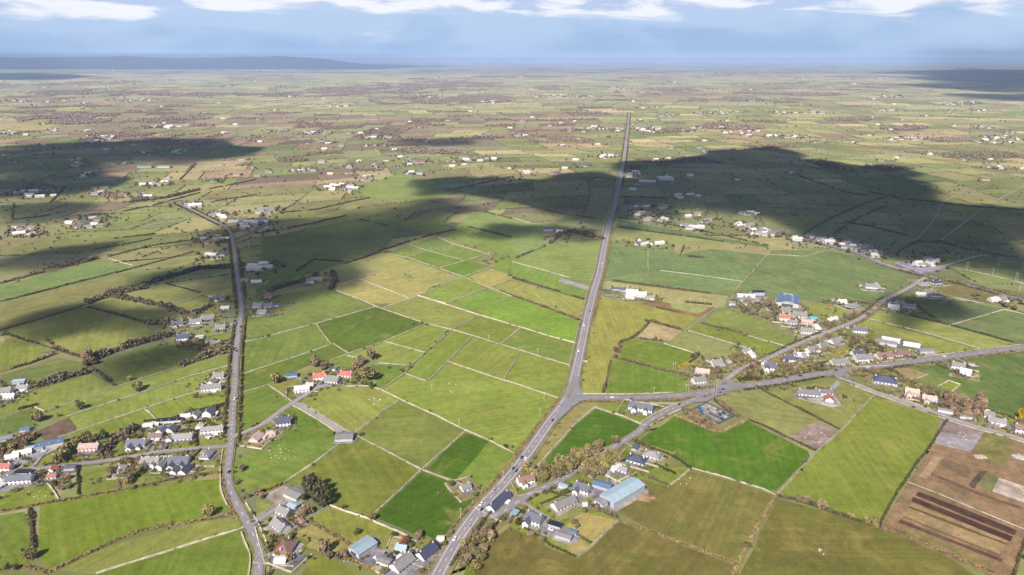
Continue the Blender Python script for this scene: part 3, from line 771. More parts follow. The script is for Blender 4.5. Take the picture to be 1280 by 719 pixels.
def split(u0,u1,v0,v1,dep):
    du, dv = u1-u0, v1-v0; f = 1+max(0,v0)/8000
    mn = (58+52*random.random())*f
    if du < 2*mn and dv < 1.5*mn or dep > 14: cells.append((u0,u1,v0,v1)); return
    if du/1.5 > dv: m = u0+du*random.uniform(.35,.65); split(u0,m,v0,v1,dep+1); split(m,u1,v0,v1,dep+1)
    else: m = v0+dv*random.uniform(.35,.65); split(u0,u1,v0,m,dep+1); split(u0,u1,m,v1,dep+1)
for V0 in range(0, 15000, 1500):
    half = (V0+1500)*.82+700
    n = max(1,int(2*half/1500))
    for i in range(n): split(-half+i*2*half/n, -half+(i+1)*2*half/n, V0, V0+1500, 0)
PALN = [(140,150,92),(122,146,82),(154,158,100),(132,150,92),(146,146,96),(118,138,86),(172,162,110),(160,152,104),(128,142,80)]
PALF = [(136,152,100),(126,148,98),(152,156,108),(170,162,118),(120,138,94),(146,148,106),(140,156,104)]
TAN = [(190,170,130),(198,180,134),(180,152,120),(186,178,116)]; HEATH = [(144,124,102),(158,134,112),(136,122,100),(148,132,104)]
PV=[];PF=[];PC=[]; HEDGE=[]; WOODC=[]
for (u0,u1,v0,v1) in cells:
    cs = [warp(u0,v0),warp(u1,v0),warp(u1,v1),warp(u0,v1)]
    cx = sum(c[0] for c in cs)/4; cy = sum(c[1] for c in cs)/4
    if cy < 200 or abs(cx) > cy*.85+500: continue
    r = random.random(); hn = noise.noise(Vector((cx*.0006,cy*.0004,2)))+.12*min(1,cy/8000)-.02
    if hn > .22 and r < .6: c = random.choice(HEATH); 
    elif cy > 1900 and r < .14: c = random.choice(TAN)
    elif r > .92 and cy > 1500: c = random.choice(HEATH)
    else: c = random.choice(PALN if cy < 5200 and random.random() < .8 else PALF)
    if c in HEATH and cy > 1300: WOODC.append((cs,cx,cy))
    j = random.uniform(.92,1.08); c = fcol(c); fm = .08+min(1,max(0,(cy-1800)/4500))*.27; c = tuple(a*(1-fm)+b*fm for a,b in zip(c,(180,166,138))); gl = 1+min(.14,max(0,cy-1500)/16000*.9); c = tuple(a*gl for a in c); c = colr((c[0]*j,c[1]*j,c[2]*j))  # far cells mixed paler and brighter with distance, haze put into the colour
    b = len(PV); PV += [(x,y,0) for x,y in cs]; PF.append((b,b+1,b+2,b+3)); PC += [c]*4
    if cy < 9500: HEDGE += [(cs[0],cs[1],cy),(cs[1],cs[2],cy)]
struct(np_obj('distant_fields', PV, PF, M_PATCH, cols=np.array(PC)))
# low-detail lumps: 8-face blobs used for far hedgerows, far woods and far trees
OCT_V = np.array([(1,0,0),(-1,0,0),(0,1,0),(0,-1,0),(0,0,1),(0,0,-.6)],float)
OCT_F = np.array([(0,2,4),(2,1,4),(1,3,4),(3,0,4),(2,0,5),(1,2,5),(3,1,5),(0,3,5)])
def lumps(name, L, mat, z0=.5):
    L = np.array(L, float)         # x,y,rx,ry,h,r,g,b
    n = len(L); ang = rng.uniform(0,6.28,n); jit = rng.uniform(.7,1.3,(n,6,3))
    V = OCT_V[None]*jit; X = V[:,:,0]*L[:,None,2]; Y = V[:,:,1]*L[:,None,3]
    ca, sa = np.cos(ang)[:,None], np.sin(ang)[:,None]
    W = np.stack([L[:,None,0]+X*ca-Y*sa, L[:,None,1]+X*sa+Y*ca, L[:,None,4]*(.5+.55*V[:,:,2])],2)
    Fq = OCT_F[None]+(np.arange(n)*6)[:,None,None]
    o = np_obj(name, W.reshape(-1,3), Fq.reshape(-1,3), mat, cols=np.repeat(L[:,5:8],6,axis=0)); return o
def vcol(c, v=.18):
    j = 1+random.uniform(-v,v); return [s2l(min(255,c[0]*j))*GAIN, s2l(min(255,c[1]*j))*GAIN, s2l(min(255,c[2]*j))*GAIN]
DARKS = [(112,106,74),(122,106,84),(100,100,68),(132,116,90)]
L = []
for a, b, cy in HEDGE:
    if random.random() < .15: continue
    ln = math.hypot(b[0]-a[0], b[1]-a[1]); step = 4.5 if cy < 2600 else 8 if cy < 5000 else 15
    dens = random.choice([.25,.5,.8,1.0]); fm = min(.75,max(0,(cy-900)/4200)); col = tuple(a*(1-fm)+b*fm for a,b in zip(random.choice(DARKS),(158,142,118))); hh = random.uniform(1.4,2.8)  # hedges lightened with distance, haze put into their colour
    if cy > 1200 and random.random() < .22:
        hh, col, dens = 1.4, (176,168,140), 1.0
    for i in range(int(ln/step)):
        if random.random() > dens: continue
        t = (i+random.random())*step/ln; x = a[0]+(b[0]-a[0])*t; y = a[1]+(b[1]-a[1])*t
        if abs(x) > y*.8+60 or covered(x,y) or (y < 2600 and near_road(x,y,12)): continue
        k = random.uniform(.6,1.5)
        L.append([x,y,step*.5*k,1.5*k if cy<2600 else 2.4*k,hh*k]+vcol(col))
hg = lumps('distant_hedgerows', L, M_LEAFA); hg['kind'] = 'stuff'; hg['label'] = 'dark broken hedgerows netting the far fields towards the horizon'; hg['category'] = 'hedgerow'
# far woods and scrub
L = []
WOODS = [(530,126,70,7),(600,124,45,5),(470,113,90,5),(560,106,60,4),(1060,150,30,2),(900,158,28,4),(850,163,20,3),(545,190,40,3),(365,200,20,3),(210,175,60,3),(150,168,40,3),(80,150,60,6),(60,138,70,5),(215,148,50,3),(700,176,40,5),(690,110,24,3),(774,117,7,4),(1020,118,40,2),(1110,210,34,4),(1010,207,40,5),(1225,195,50,5),(1180,190,50,3),(1245,170,30,5),(880,245,30,5),(115,182,24,3),(310,172,20,2),(760,140,18,2),(830,206,10,2),(50,235,20,4),(140,245,14,4),(180,248,18,4),(105,284,28,6),(30,292,26,6),(262,300,26,5),(330,280,26,4),(810,268,24,4),(845,275,20,5),(1000,298,30,4),(1060,306,30,4),(795,210,14,3),(240,170,40,2),(1130,160,30,3),(930,160,30,3),(610,172,20,2),(300,205,16,3),(460,212,20,3),(1190,175,30,3),(650,96,60,2),(1090,96,60,2),(850,112,50,2),(960,116,50,2),(700,88,80,1.5),(1000,90,80,1.5),(400,118,80,3),(250,118,80,3),(100,116,80,3)]
for (cx,cy,rx,ry) in WOODS:
    g0 = gnd(cx-rx,cy); g1 = gnd(cx+rx,cy); area = (g1-g0).length*abs((gnd(cx,cy-ry)-gnd(cx,cy+ry)).y)*.78
    dist = gnd(cx,cy).y; size = 4.5 if dist < 3000 else 7 if dist < 6500 else 14
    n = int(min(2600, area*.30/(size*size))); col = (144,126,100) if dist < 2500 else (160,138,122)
    for _ in range(n):
        a = random.uniform(0,6.283); r = math.sqrt(random.random()); p = gnd(cx+rx*r*math.cos(a), cy+ry*r*math.sin(a))
        if noise.noise(Vector((p.x*.004,p.y*.002,cx))) < -.12: continue
        if covered(p.x,p.y) or (p.y < 3500 and near_road(p.x,p.y,14)): continue
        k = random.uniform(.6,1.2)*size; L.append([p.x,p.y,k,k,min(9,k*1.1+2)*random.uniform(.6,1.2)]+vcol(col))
for cs,cx,cy in WOODC:
    if random.random() < .8: continue
    size = 4.5 if cy < 3000 else 7 if cy < 6500 else 14
    w_ = math.hypot(cs[1][0]-cs[0][0],cs[1][1]-cs[0][1]); h_ = math.hypot(cs[3][0]-cs[0][0],cs[3][1]-cs[0][1])
    for _ in range(int(min(900, w_*h_*.16/(size*size)))):
        s, t = random.random(), random.random()
        x = (cs[0][0]*(1-s)+cs[1][0]*s)*(1-t)+(cs[3][0]*(1-s)+cs[2][0]*s)*t; y = (cs[0][1]*(1-s)+cs[1][1]*s)*(1-t)+(cs[3][1]*(1-s)+cs[2][1]*s)*t
        if covered(x,y) or (y < 3500 and near_road(x,y,14)): continue
        k = random.uniform(.5,1.1)*size; L.append([x,y,k,k,min(7,k+1.5)*random.uniform(.5,1.2)]+vcol((152,126,108)))
for _ in range(2600):   # lone bushes and trees in the far fields
    py = HOR+10+240*random.random()**1.3; p = gnd(random.uniform(-10,1290), py)
    if covered(p.x,p.y) or near_road(p.x,p.y,14): continue
    k = random.uniform(1.3,3.4)*(1+p.y/9000); L.append([p.x,p.y,k,k,k*1.5]+vcol(random.choice(DARKS)))
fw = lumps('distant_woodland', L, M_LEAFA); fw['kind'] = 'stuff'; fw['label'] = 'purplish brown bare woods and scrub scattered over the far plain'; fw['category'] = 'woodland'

# ------------------------------------------------------------------ plants
def crown_mesh(seed, n=520, lobes=6, tall=1.0):
    r = random.Random(seed); V=[];Fc=[]
    C = [(0,0,.55,.62)]+[(r.uniform(-.55,.55),r.uniform(-.55,.55),r.uniform(.3,.9)*tall,r.uniform(.32,.5)) for _ in range(lobes)]
    for _ in range(n):
        c = r.choice(C); d = Vector((r.gauss(0,1),r.gauss(0,1),r.gauss(0,1))).normalized()*c[3]*(r.random()**.33)
        p = Vector((c[0],c[1],c[2]*1.0))+d; p.z = max(.06,p.z)
        s = r.uniform(.07,.15); a = Vector((r.gauss(0,1),r.gauss(0,1),r.gauss(0,.7))).normalized(); b = a.cross(Vector((r.gauss(0,1),r.gauss(0,1),r.gauss(0,1)))).normalized()
        k = len(V); V += [p-a*s-b*s*.7, p+a*s-b*s*.6, p+a*s*.8+b*s, p-a*s*.7+b*s*.8]; Fc.append((k,k+1,k+2,k+3))
    me = bpy.data.meshes.new('crown'); me.from_pydata([tuple(v) for v in V],[],Fc); me.materials.append(M_LEAF); return me
CROWNS = [crown_mesh(i, tall=1.0) for i in range(7)]; TALLC = [crown_mesh(40+i, lobes=7, tall=1.5) for i in range(3)]
def trunk_mesh(seed):
    r = random.Random(seed); V=[];Fc=[]
    def limb(a,b,r0,r1):
        d = (b-a).normalized(); u = d.orthogonal().normalized(); v = d.cross(u); k = len(V)
        for p,rad in ((a,r0),(b,r1)):
            for i in range(5): V.append(p+(u*math.cos(i*1.2566)+v*math.sin(i*1.2566))*rad)
        for i in range(5): Fc.append((k+i,k+(i+1)%5,k+5+(i+1)%5,k+5+i))
    limb(Vector((0,0,-.05)),Vector((.02,0,.5)),.075,.05)
    for i in range(5):
        a = i*1.26+r.random(); limb(Vector((.02,0,.3+.05*i)),Vector((.45*math.cos(a),.45*math.sin(a),.65+.3*r.random())),.035,.012)
    me = bpy.data.meshes.new('trunk'); me.from_pydata([tuple(v) for v in V],[],Fc); me.materials.append(M_BARK); return me
TRUNKS = [trunk_mesh(i) for i in range(4)]
TCOL = {'o':(166,154,98),'b':(168,146,112),'d':(112,106,74),'g':(200,170,56),'p':(176,146,120),'v':(122,138,68),'r':(160,104,78)}
TLOOK = {'o':'olive budding','b':'brown bare','d':'dark evergreen','g':'golden yellow','p':'pinkish bare','v':'green leafy','r':'russet'}
TREES = []   # x,y,r,kind (world)
def T(px,py,r,k): p = gnd(px,py); TREES.append((p.x,p.y,r*random.uniform(.9,1.1),k))
for a in '''175,488,6,o 100,512,5,o 47,526,7,o 72,521,3,o 162,476,4,o 112,452,8,p 118,456,6,b 108,458,5,b 260,644,6,o 40,699,6,o 75,578,7,o 85,562,5,o 80,571,6,o 95,558,5,o 102,555,5,o 110,552,5,o 120,550,5,o 131,549,5,v 345,479,8,o 341,474,5,o 395,458,7,b 406,461,7,b 415,463,4,b 445,461,6,b 451,456,6,b 440,465,4,b 466,450,8,b 459,475,11,o 447,476,8,o 470,474,7,o 455,481,6,o 440,480,4,o 464,485,4,v
385,615,6,d 391,618,7,d 397,622,7,d 403,627,7,d 410,631,6,d 388,620,5,d 396,628,5,d 405,634,5,d 407,692,6,b 412,697,4,b 386,642,4,b 378,646,4,b 506,679,4,r 524,673,4,b 464,651,4,o 612,551,3,o 632,560,3,d 428,636,2,d 432,635,2,d 540,683,3,r 769,554,5,o 1084,656,4,o 1089,657,5,o 1091,660,4,o 997,628,4,b 1007,630,4,b 1014,632,3,d 1026,637,4,b 1063,648,3,o 1006,579,3,d
610,331,6,o 618,328,6,o 628,324,6,o 606,328,5,o 635,322,4,o 467,345,3,o 506,345,3,o 512,347,3,o 807,402,3.5,d 820,425,3,b 826,427,3,d 866,448,3.5,d 872,445,4,d 878,448,3,d 898,414,3,b 922,432,4,v 930,420,3,b 780,427,3,b 770,440,5,p 768,447,4,p 775,434,4,p 1275,522,6,g 1273,527,4,g 1228,508,6,p 1222,515,6,p 1225,500,5,p
30,690,2,d 10,712,3,d 20,712,3,d 347,696,3,g 349,684,3,r 600,700,5,o 590,690,4,b 605,690,4,b 582,705,5,b 595,712,5,o 615,676,4,b 608,668,4,b 640,560,2,d 512,461,4,b 503,465,3,r 513,457,3,b 486,461,2,d 515,406,2.5,b 527,405,3,b 533,407,3,b 420,545,3,d 303,588,4,b 322,619,4,b 327,624,3,b 310,622,3,b
684,296,4,p 690,300,4,p 700,297,4,p 708,291,5,p 716,293,5,d 722,293,5,d 730,295,5,d 738,297,5,p 745,300,4,p 750,302,3,b 1090,390,4,b 1096,384,4,b 1100,380,4,b 1085,395,4,b 380,350,4,d 408,345,5,d 412,352,5,b 405,358,4,b 414,345,4,d 340,366,5,b 346,360,5,b 352,357,4,b 361,380,2,d 367,380,2,d 1246,440,1.5,o 695,385,3,d'''.split():
    x,y,r,k = a.split(','); T(float(x),float(y),float(r),k)
SCAT = [('T3','50,180 120,190 300,120 420,70 500,110 540,150 470,225 400,235 330,190 260,240 150,255 60,225',120,4.4,'oob'),
 ('T8','850,600 880,545 980,550 1010,600 1050,565 1075,600 1040,660 930,650',34,4.6,'ppb'),
 ('T8','350,235 480,250 560,280 620,330 600,370 480,330 400,300',46,4.2,'bod'),
 ('T8','270,180 340,170 450,130 440,170 330,205',22,4.0,'dob'),
 ('T8','270,70 330,60 420,100 380,150 300,120',10,3.0,'do'),
 ('T8','0,345 60,330 100,380 200,420 300,410 250,430 80,430 0,400',40,3.8,'bbo'),
 ('T8','360,420 600,400 620,420 480,450 400,450',34,3.4,'bob'),
 ('T8','660,440 850,520 880,560 780,530 640,460',34,3.4,'bo'),
 ('T8','-20,60 50,90 60,130 -60,150 -200,100 -120,60',40,4.2,'bbo'),
 ('T7','1060,345 1170,340 1200,380 1120,395',20,4.2,'oob'),
 ('T7','1110,390 1240,390 1240,460 1100,450',26,4.4,'dob'),
 ('T7','840,600 880,590 1000,680 1040,719 960,700 860,640',46,2.8,'bp'),
 ('T7','1020,560 1100,620 1130,650 1060,600',26,2.8,'pb'),
 ('T1','545,140 600,130 700,160 690,230 640,280 600,260 560,190',32,4.0,'bbo'),
 ('T1','190,190 240,190 300,220 380,230 350,300 260,280',16,3.0,'bpo'),
 ('T1','0,90 60,60 130,50 150,110 60,130 0,150',26,4.0,'bob'),
 ('T1','130,20 180,0 200,30 150,60',8,3.4,'bo'),
 ('T1','480,120 520,90 560,110 530,140',8,3,'b'),
 ('T1','590,0 640,-20 680,-30 620,60 570,60',12,3,'pb'),
 ('T5','880,240 1130,290 1160,310 1040,330 900,280',32,3.2,'bo'),
 ('T5','940,130 1040,110 1000,160 900,170',10,2.8,'bp'),
 ('T5','1190,0 1225,0 1225,100 1215,300 1205,300',14,2.4,'b'),
 ('T8','200,230 330,240 360,300 250,330 150,300',26,3.4,'bob'),
 ('T8','0,440 100,400 250,380 330,400 250,430 80,460',30,3.2,'bdo'),
 ('T7','950,380 1060,400 1100,440 1000,480 930,440',26,3.0,'bob'),
 ('T5','0,470 50,480 60,520 0,520',6,3,'b'),
 ('T2','960,716 1010,600 1100,500 1180,440 1200,470 1130,560 1040,716',18,3.0,'ob'),
 ('T2','350,590 400,590 460,640 420,650',6,2.5,'b'),
 ('P','980,400 1010,392 1030,402 1018,420 990,415',10,2.8,'db'),
 ('P','920,380 935,386 965,398 960,402 930,392',12,4.0,'ob')]
for tl, s, n, r, kinds in SCAT:
    q = [gnd(*p) for p in pts(tl,s)]; x0,x1 = min(p.x for p in q),max(p.x for p in q); y0,y1 = min(p.y for p in q),max(p.y for p in q); c = 0; tr = 0
    while c < n and tr < 4000:
        tr += 1; x,y = random.uniform(x0,x1),random.uniform(y0,y1)
        if inpoly(x,y,q) and not near_road(x,y,3.5 if n == 120 else 6.5): TREES.append((x,y,r*random.uniform(.65,1.25),random.choice(kinds))); c += 1
def tree(x,y,r,k):
    e = empty('tree', (x,y,0), random.uniform(0,6.28)); s = r; hs = r*random.uniform(1.05,1.35)*(1.25 if k=='d' else 1)
    c = bpy.data.objects.new('crown', random.choice(TALLC if k=='d' or random.random()<.15 else CROWNS)); COL.objects.link(c); c.parent = e; c.scale = (s,s,hs); c.location = (0,0,.15*r)
    j = random.uniform(.86,1.14); cc = TCOL[k]; c.color = (*colr((cc[0]*j,cc[1]*j,cc[2]*j)),1)
    t = bpy.data.objects.new('trunk', random.choice(TRUNKS)); COL.objects.link(t); t.parent = e; t.scale = (s,s,hs)
    size = 'small' if r < 3 else 'large' if r > 6 else 'medium-sized'
    thing(e, 'tree', f'{size} {TLOOK[k]} tree', 'scattered trees of the plain')
# ------------------------------------------------------------------ hedges, walls
def cloud_strip(name, pl, wd, h, per_m, rgb, sz, gappy=0.0, mat=M_LEAF, bump=.35):
    V=[];Fc=[]
    for a,b in zip(pl,pl[1:]):
        ln = (b-a).length; d = (b-a).normalized(); nn = Vector((-d.y,d.x,0)); n = int(ln*per_m)+1
        for _ in range(n):
            t = random.random(); p = a.lerp(b,t); q = noise.noise(Vector((p.x*.09,p.y*.09,3.3))); q2 = noise.noise(Vector((p.x*.03,p.y*.03,7)))
            if gappy and q2+q*.4 < -.25+gappy*.5-.2 : continue
            sc = max(.35, 1+bump*2*q+bump*q2); ww = wd*sc/2; hh = h*sc
            o = random.gauss(0,.45)*ww; z = random.random()**.7*hh*max(.25,1-abs(o)/ww*.6); s = sz*random.uniform(.6,1.3)
            c = p+nn*o; c.z = z+.4; u = Vector((random.gauss(0,1),random.gauss(0,1),random.gauss(0,.6))).normalized(); v = u.cross(Vector((random.gauss(0,1),random.gauss(0,1),random.gauss(0,1)))).normalized()
            k = len(V); V += [c-u*s-v*s*.7,c+u*s-v*s*.6,c+u*s*.8+v*s,c-u*s*.7+v*s*.8]; Fc.append((k,k+1,k+2,k+3))
    return mesh_obj(name,V,Fc,mat,color=colr(rgb))
def stone_wall(pl, wd, h, rgb):
    pl = resample(pl, 3.0); V=[];Fc=[]
    for i,p in enumerate(pl):
        a = pl[max(0,i-1)]; b = pl[min(len(pl)-1,i+1)]; d = (b-a).normalized(); nn = Vector((-d.y,d.x,0))
        sh = nn*random.uniform(-.12,.12); k = random.uniform(.8,1.2); hh = .4+h*random.uniform(.72,1.1)
        if random.random() < .03: hh = .4+h*.35
        for o,z in ((-.5*k,0),(-.3*k,hh),(.3*k,hh*.97),(.5*k,0)): q = p+sh+nn*o*wd; q.z = z; V.append(q)
        if i:
            m = 4*i
            for j in range(3): Fc.append((m-4+j,m-3+j,m+1+j,m+j))
    Fc += [(0,1,2,3),(4*len(pl)-1,4*len(pl)-2,4*len(pl)-3,4*len(pl)-4)]
    return mesh_obj('stone_wall',V,Fc,M_STONE,color=colr(rgb))
def jit(rgb,v=.08): j = 1+random.uniform(-v,v); return tuple(c*j for c in rgb)
def boundary(kind, pl):
    mid = pl[len(pl)//2] if len(pl)>2 else pl[0].lerp(pl[1],.5); D = mid.y; lod = 1 if D < 700 else .7 if D < 1100 else .45
    wob = []
    for p in resample(pl, 9): wob.append(p+Vector((noise.noise(p*.03),noise.noise(p*.03+Vector((9,0,0))),0))*.8)
    wob[0] = pl[0]; wob[-1] = pl[-1]
    if kind == 's':
        o = stone_wall(wob, 1.05 if D<900 else 1.35, 1.2, jit((208,197,178),.1)); thing(o,'stone wall','pale dry stone wall','dry stone field walls',mid)
        # rank grass at the foot of the wall
        V,Fc = ribbon(wob, [2.8+1.8*noise.noise(p*.05) for p in wob], .38); struct(mesh_obj('grass_margin',V,Fc,M_SOIL,color=colr(jit((158,156,92)))))
        if random.random() < .75:
            n = max(1,int(sum((a-b).length for a,b in zip(pl,pl[1:]))/random.uniform(18,70)))
            for _ in range(n):
                q = random.choice(wob); BUSH.append((q.x+random.uniform(-2,2),q.y+random.uniform(-2,2),random.uniform(.8,2.0)))
    elif kind == 'k':
        o = cloud_strip('grass_bank', wob, 3.2, .9, 9*lod, jit((166,146,98)), .7, bump=.3); thing(o,'grass bank','pale brown overgrown grass bank','overgrown field banks',mid)
        V,Fc = ribbon(wob, 4.2, .36); struct(mesh_obj('grass_margin',V,Fc,M_SOIL,color=colr((150,134,88))))
    else:
        prm = {'h':(2.0,1.9,7,(100,94,60),.65,0,'low dark clipped','hedge'),'b':(3.2,2.6,8,(128,116,84),.8,.25,'uneven bushy brown','hedge'),'t':(7.5,6.5,16,(146,132,104),1.2,0,'tall leafless brown','tree line'),
               'g':(2.6,2.0,10,(190,162,40),.6,0,'golden yellow garden','hedge'),'e':(4.5,4.2,18,(94,96,44),.75,0,'thick olive conifer','hedge')}[kind]
        o = cloud_strip('hedge' if kind!='t' else 'tree_line', wob, prm[0], prm[1], prm[2]*lod, jit(prm[3],.12), prm[4]/math.sqrt(lod), prm[5]); 
        thing(o, prm[7], prm[6]+' '+prm[7], 'field hedges' if prm[7]=='hedge' else 'tree lines between fields', mid)
        if kind in 'bt':
            V,Fc = ribbon(wob, prm[0]*.9, .37); struct(mesh_obj('grass_margin',V,Fc,M_SOIL,color=colr((122,104,72))))
BUSH = []
for ln in LINES.strip().split('\n'):
    k,t,s = ln.split(';'); boundary(k, [gnd(*p) for p in pts(t,s)])
# hedges and walls beside the roads, cut into lengths
def along(ri, off, i0, i1, kind):
    pl, wd = ROADPL[ri]; seg = pl[int(i0*len(pl)):int(i1*len(pl))]; out = []
    for i,p in enumerate(seg):
        a = seg[max(0,i-1)]; b = seg[min(len(seg)-1,i+1)]; d = (b-a).normalized(); nn = Vector((-d.y,d.x,0)); out.append(p+nn*off)
    if len(out) > 1: boundary(kind, out[::2]+([out[-1]] if len(out)%2==0 else []))
for (ri,off,a,b,k) in [(0,9,.0,.12,'k'),(0,9,.13,.24,'s'),(0,9,.25,.33,'s'),(0,-9.5,.16,.24,'k'),(0,9,.36,.46,'s'),(0,9,.47,.60,'b'),(0,-9,.36,.46,'b'),(0,-9,.47,.6,'b'),(0,9,.61,.8,'b'),(0,-9,.61,.8,'b'),(0,9,.81,1,'b'),(0,-9,.81,1,'b'),
   (1,-8,.06,.3,'k'),(1,8,.06,.27,'s'),(1,-8,.42,.6,'h'),(1,8,.5,.62,'h'),(1,8,.72,1,'s'),(1,-8,.66,.8,'h'),(1,-8,.82,1,'k'),
   (2,-5,.12,.3,'s'),(2,5,.14,.3,'s'),(3,-5,.25,.6,'s'),(3,5,.45,.6,'s'),(3,-5,.62,1,'s'),(4,5.5,.3,.5,'h'),(4,-5.5,.55,.85,'k'),(4,5.5,.6,.8,'b'),(5,6,.3,.6,'s'),(5,-6,.55,1,'b'),(5,6,.65,1,'b'),
   (6,7,.05,.2,'b'),(6,-7,.05,.2,'b'),(6,7,.3,.45,'b'),(6,-7,.22,.48,'b'),(6,7,.5,.68,'h'),(6,-7,.5,.66,'b'),(6,-6.5,.68,.8,'s'),(6,6.5,.8,.99,'s'),(6,-6.5,.86,.99,'s'),(8,-4,.3,.7,'s'),(8,4,.1,.3,'b'),(9,3.4,.1,1,'s'),(9,-3.4,.1,1,'s'),(10,3,.1,.6,'s')]: along(ri,off,a,b,k)
for ri,off,i0,i1,n_b in [(6,6.5,.18,.66,150),(6,-6.5,.2,.66,120),(6,6,.66,1,30),(0,9.5,.3,1,220),(0,-9.5,.0,1,260),(1,8.5,.3,1,110),(1,-8.5,.2,1,110),(4,6,.1,1,120),(4,-6,.1,1,90),(2,5,.2,.9,50),(5,7,0,1,80),(5,-7,0,1,80),(3,5,.1,1,40),(7,5,.2,1,40),(7,-5,.2,1,40)]:
    pl_,w_ = ROADPL[ri]
    for _ in range(n_b):
        i = random.randint(int(i0*(len(pl_)-2)), int(i1*(len(pl_)-2))); d_ = (pl_[i+1]-pl_[i]).normalized(); q_ = pl_[i].lerp(pl_[i+1],random.random())+Vector((-d_.y,d_.x,0))*(off*random.uniform(.85,1.35))
        TREES.append((q_.x,q_.y,random.uniform(.8,2.4),random.choice('bobdb')))
for x,y,r in BUSH: TREES.append((x,y,r,random.choice('bod')))

# ------------------------------------------------------------------ buildings
def box(V,Fc,x0,x1,y0,y1,z0,z1):
    k=len(V); V += [(x0,y0,z0),(x1,y0,z0),(x1,y1,z0),(x0,y1,z0),(x0,y0,z1),(x1,y0,z1),(x1,y1,z1),(x0,y1,z1)]
    Fc += [(k,k+3,k+2,k+1),(k+4,k+5,k+6,k+7),(k,k+1,k+5,k+4),(k+1,k+2,k+6,k+5),(k+2,k+3,k+7,k+6),(k+3,k,k+4,k+7)]
def gable_wall(V,Fc,cx,cy,L_,W_,h,rise,axis='x'):
    k=len(V); a,b = L_/2,W_/2
    P_ = [(-a,-b,0),(a,-b,0),(a,b,0),(-a,b,0),(-a,-b,h),(a,-b,h),(a,b,h),(-a,b,h),(-a,0,h+rise),(a,0,h+rise)]
    if axis=='y': P_ = [(-y,x,z) for x,y,z in P_]
    V += [(x+cx,y+cy,z) for x,y,z in P_]; Fc += [(k,k+1,k+5,k+4),(k+2,k+3,k+7,k+6),(k+1,k+2,k+6,k+9,k+5),(k+3,k,k+4,k+8,k+7)]
def gable_roof(V,Fc,cx,cy,L_,W_,h,rise,axis='x',ov=.4,th=.22):
    k=len(V); a = L_/2+ov; b = W_/2; sl = rise/b; bo = b+ov; z0 = h-sl*ov
    P_=[]
    for x in (-a,a): P_ += [(x,-bo,z0+.04),(x,0,h+rise+.04),(x,bo,z0+.04),(x,bo,z0+th),(x,0,h+rise+th),(x,-bo,z0+th)]
    if axis=='y': P_ = [(-y,x,z) for x,y,z in P_]
    V += [(x+cx,y+cy,z) for x,y,z in P_]
    for i in range(6): j=(i+1)%6; Fc.append((k+i,k+6+i,k+6+j,k+j))
    Fc += [(k,k+1,k+4,k+5),(k+1,k+2,k+3,k+4),(k+6,k+11,k+10,k+7),(k+7,k+10,k+9,k+8)]
def hip_roof(V,Fc,L_,W_,h,rise,ov=.5):
    k=len(V); a=L_/2+ov; b=W_/2+ov; r=max(.3,(L_-W_)/2)
    V += [(-a,-b,h),(a,-b,h),(a,b,h),(-a,b,h),(-r,0,h+rise),(r,0,h+rise),(-a,-b,h-.2),(a,-b,h-.2),(a,b,h-.2),(-a,b,h-.2)]
    Fc += [(k,k+1,k+5,k+4),(k+2,k+3,k+4,k+5),(k+1,k+2,k+5),(k+3,k,k+4),(k+6,k+7,k+1,k),(k+7,k+8,k+2,k+1),(k+8,k+9,k+3,k+2),(k+9,k+6,k,k+3),(k+9,k+8,k+7,k+6)]
RN = {str(BL):'grey',str(SL):'slate',str(GR):'grey',str(LB):'pale blue',str(NV):'navy blue',str(BK):'black',str(RD):'red',str(BR):'brown',str(PK):'pinkish',str(WH):'white',str(BLU):'blue',str(TL):'teal',str((206,124,96)):'orange',str((196,112,90)):'orange-red',str((120,180,150)):'green'}
NAMED = {(778,620):('large pale blue roofed farm shed, longest shed in the lower hamlet','farm shed'),(984,379):('very large blue three-span barn behind the right-hand farm village','barn'),(831,225):('big white warehouse in cloud shadow right of the main road','warehouse'),
 (624,630):('long navy roofed bungalow squeezed between main road and side road','bungalow'),(801,513):('large white slate house alone on the lawn below the road junction','house'),(454,687):('light blue farm shed at the bottom beside the long walled yard','farm shed'),
 (355,531):('white house with square navy roof beside the branching farm lane','house'),(431,549):('pale flat farm shed at the meeting of field walls and track','farm shed'),(705,632):('long grey roofed white bungalow in front of the pale blue shed','bungalow'),
 (1106,478):('large navy hip-roofed house beneath the right-hand main road','house'),(357,688):('brown hip-roofed bungalow beside the left road at the bottom edge','bungalow'),(668,653):('white two-storey slate house nearest the bottom in the lower hamlet','house')}
def yn(r,c): return tuple(v*(r) for v in c)
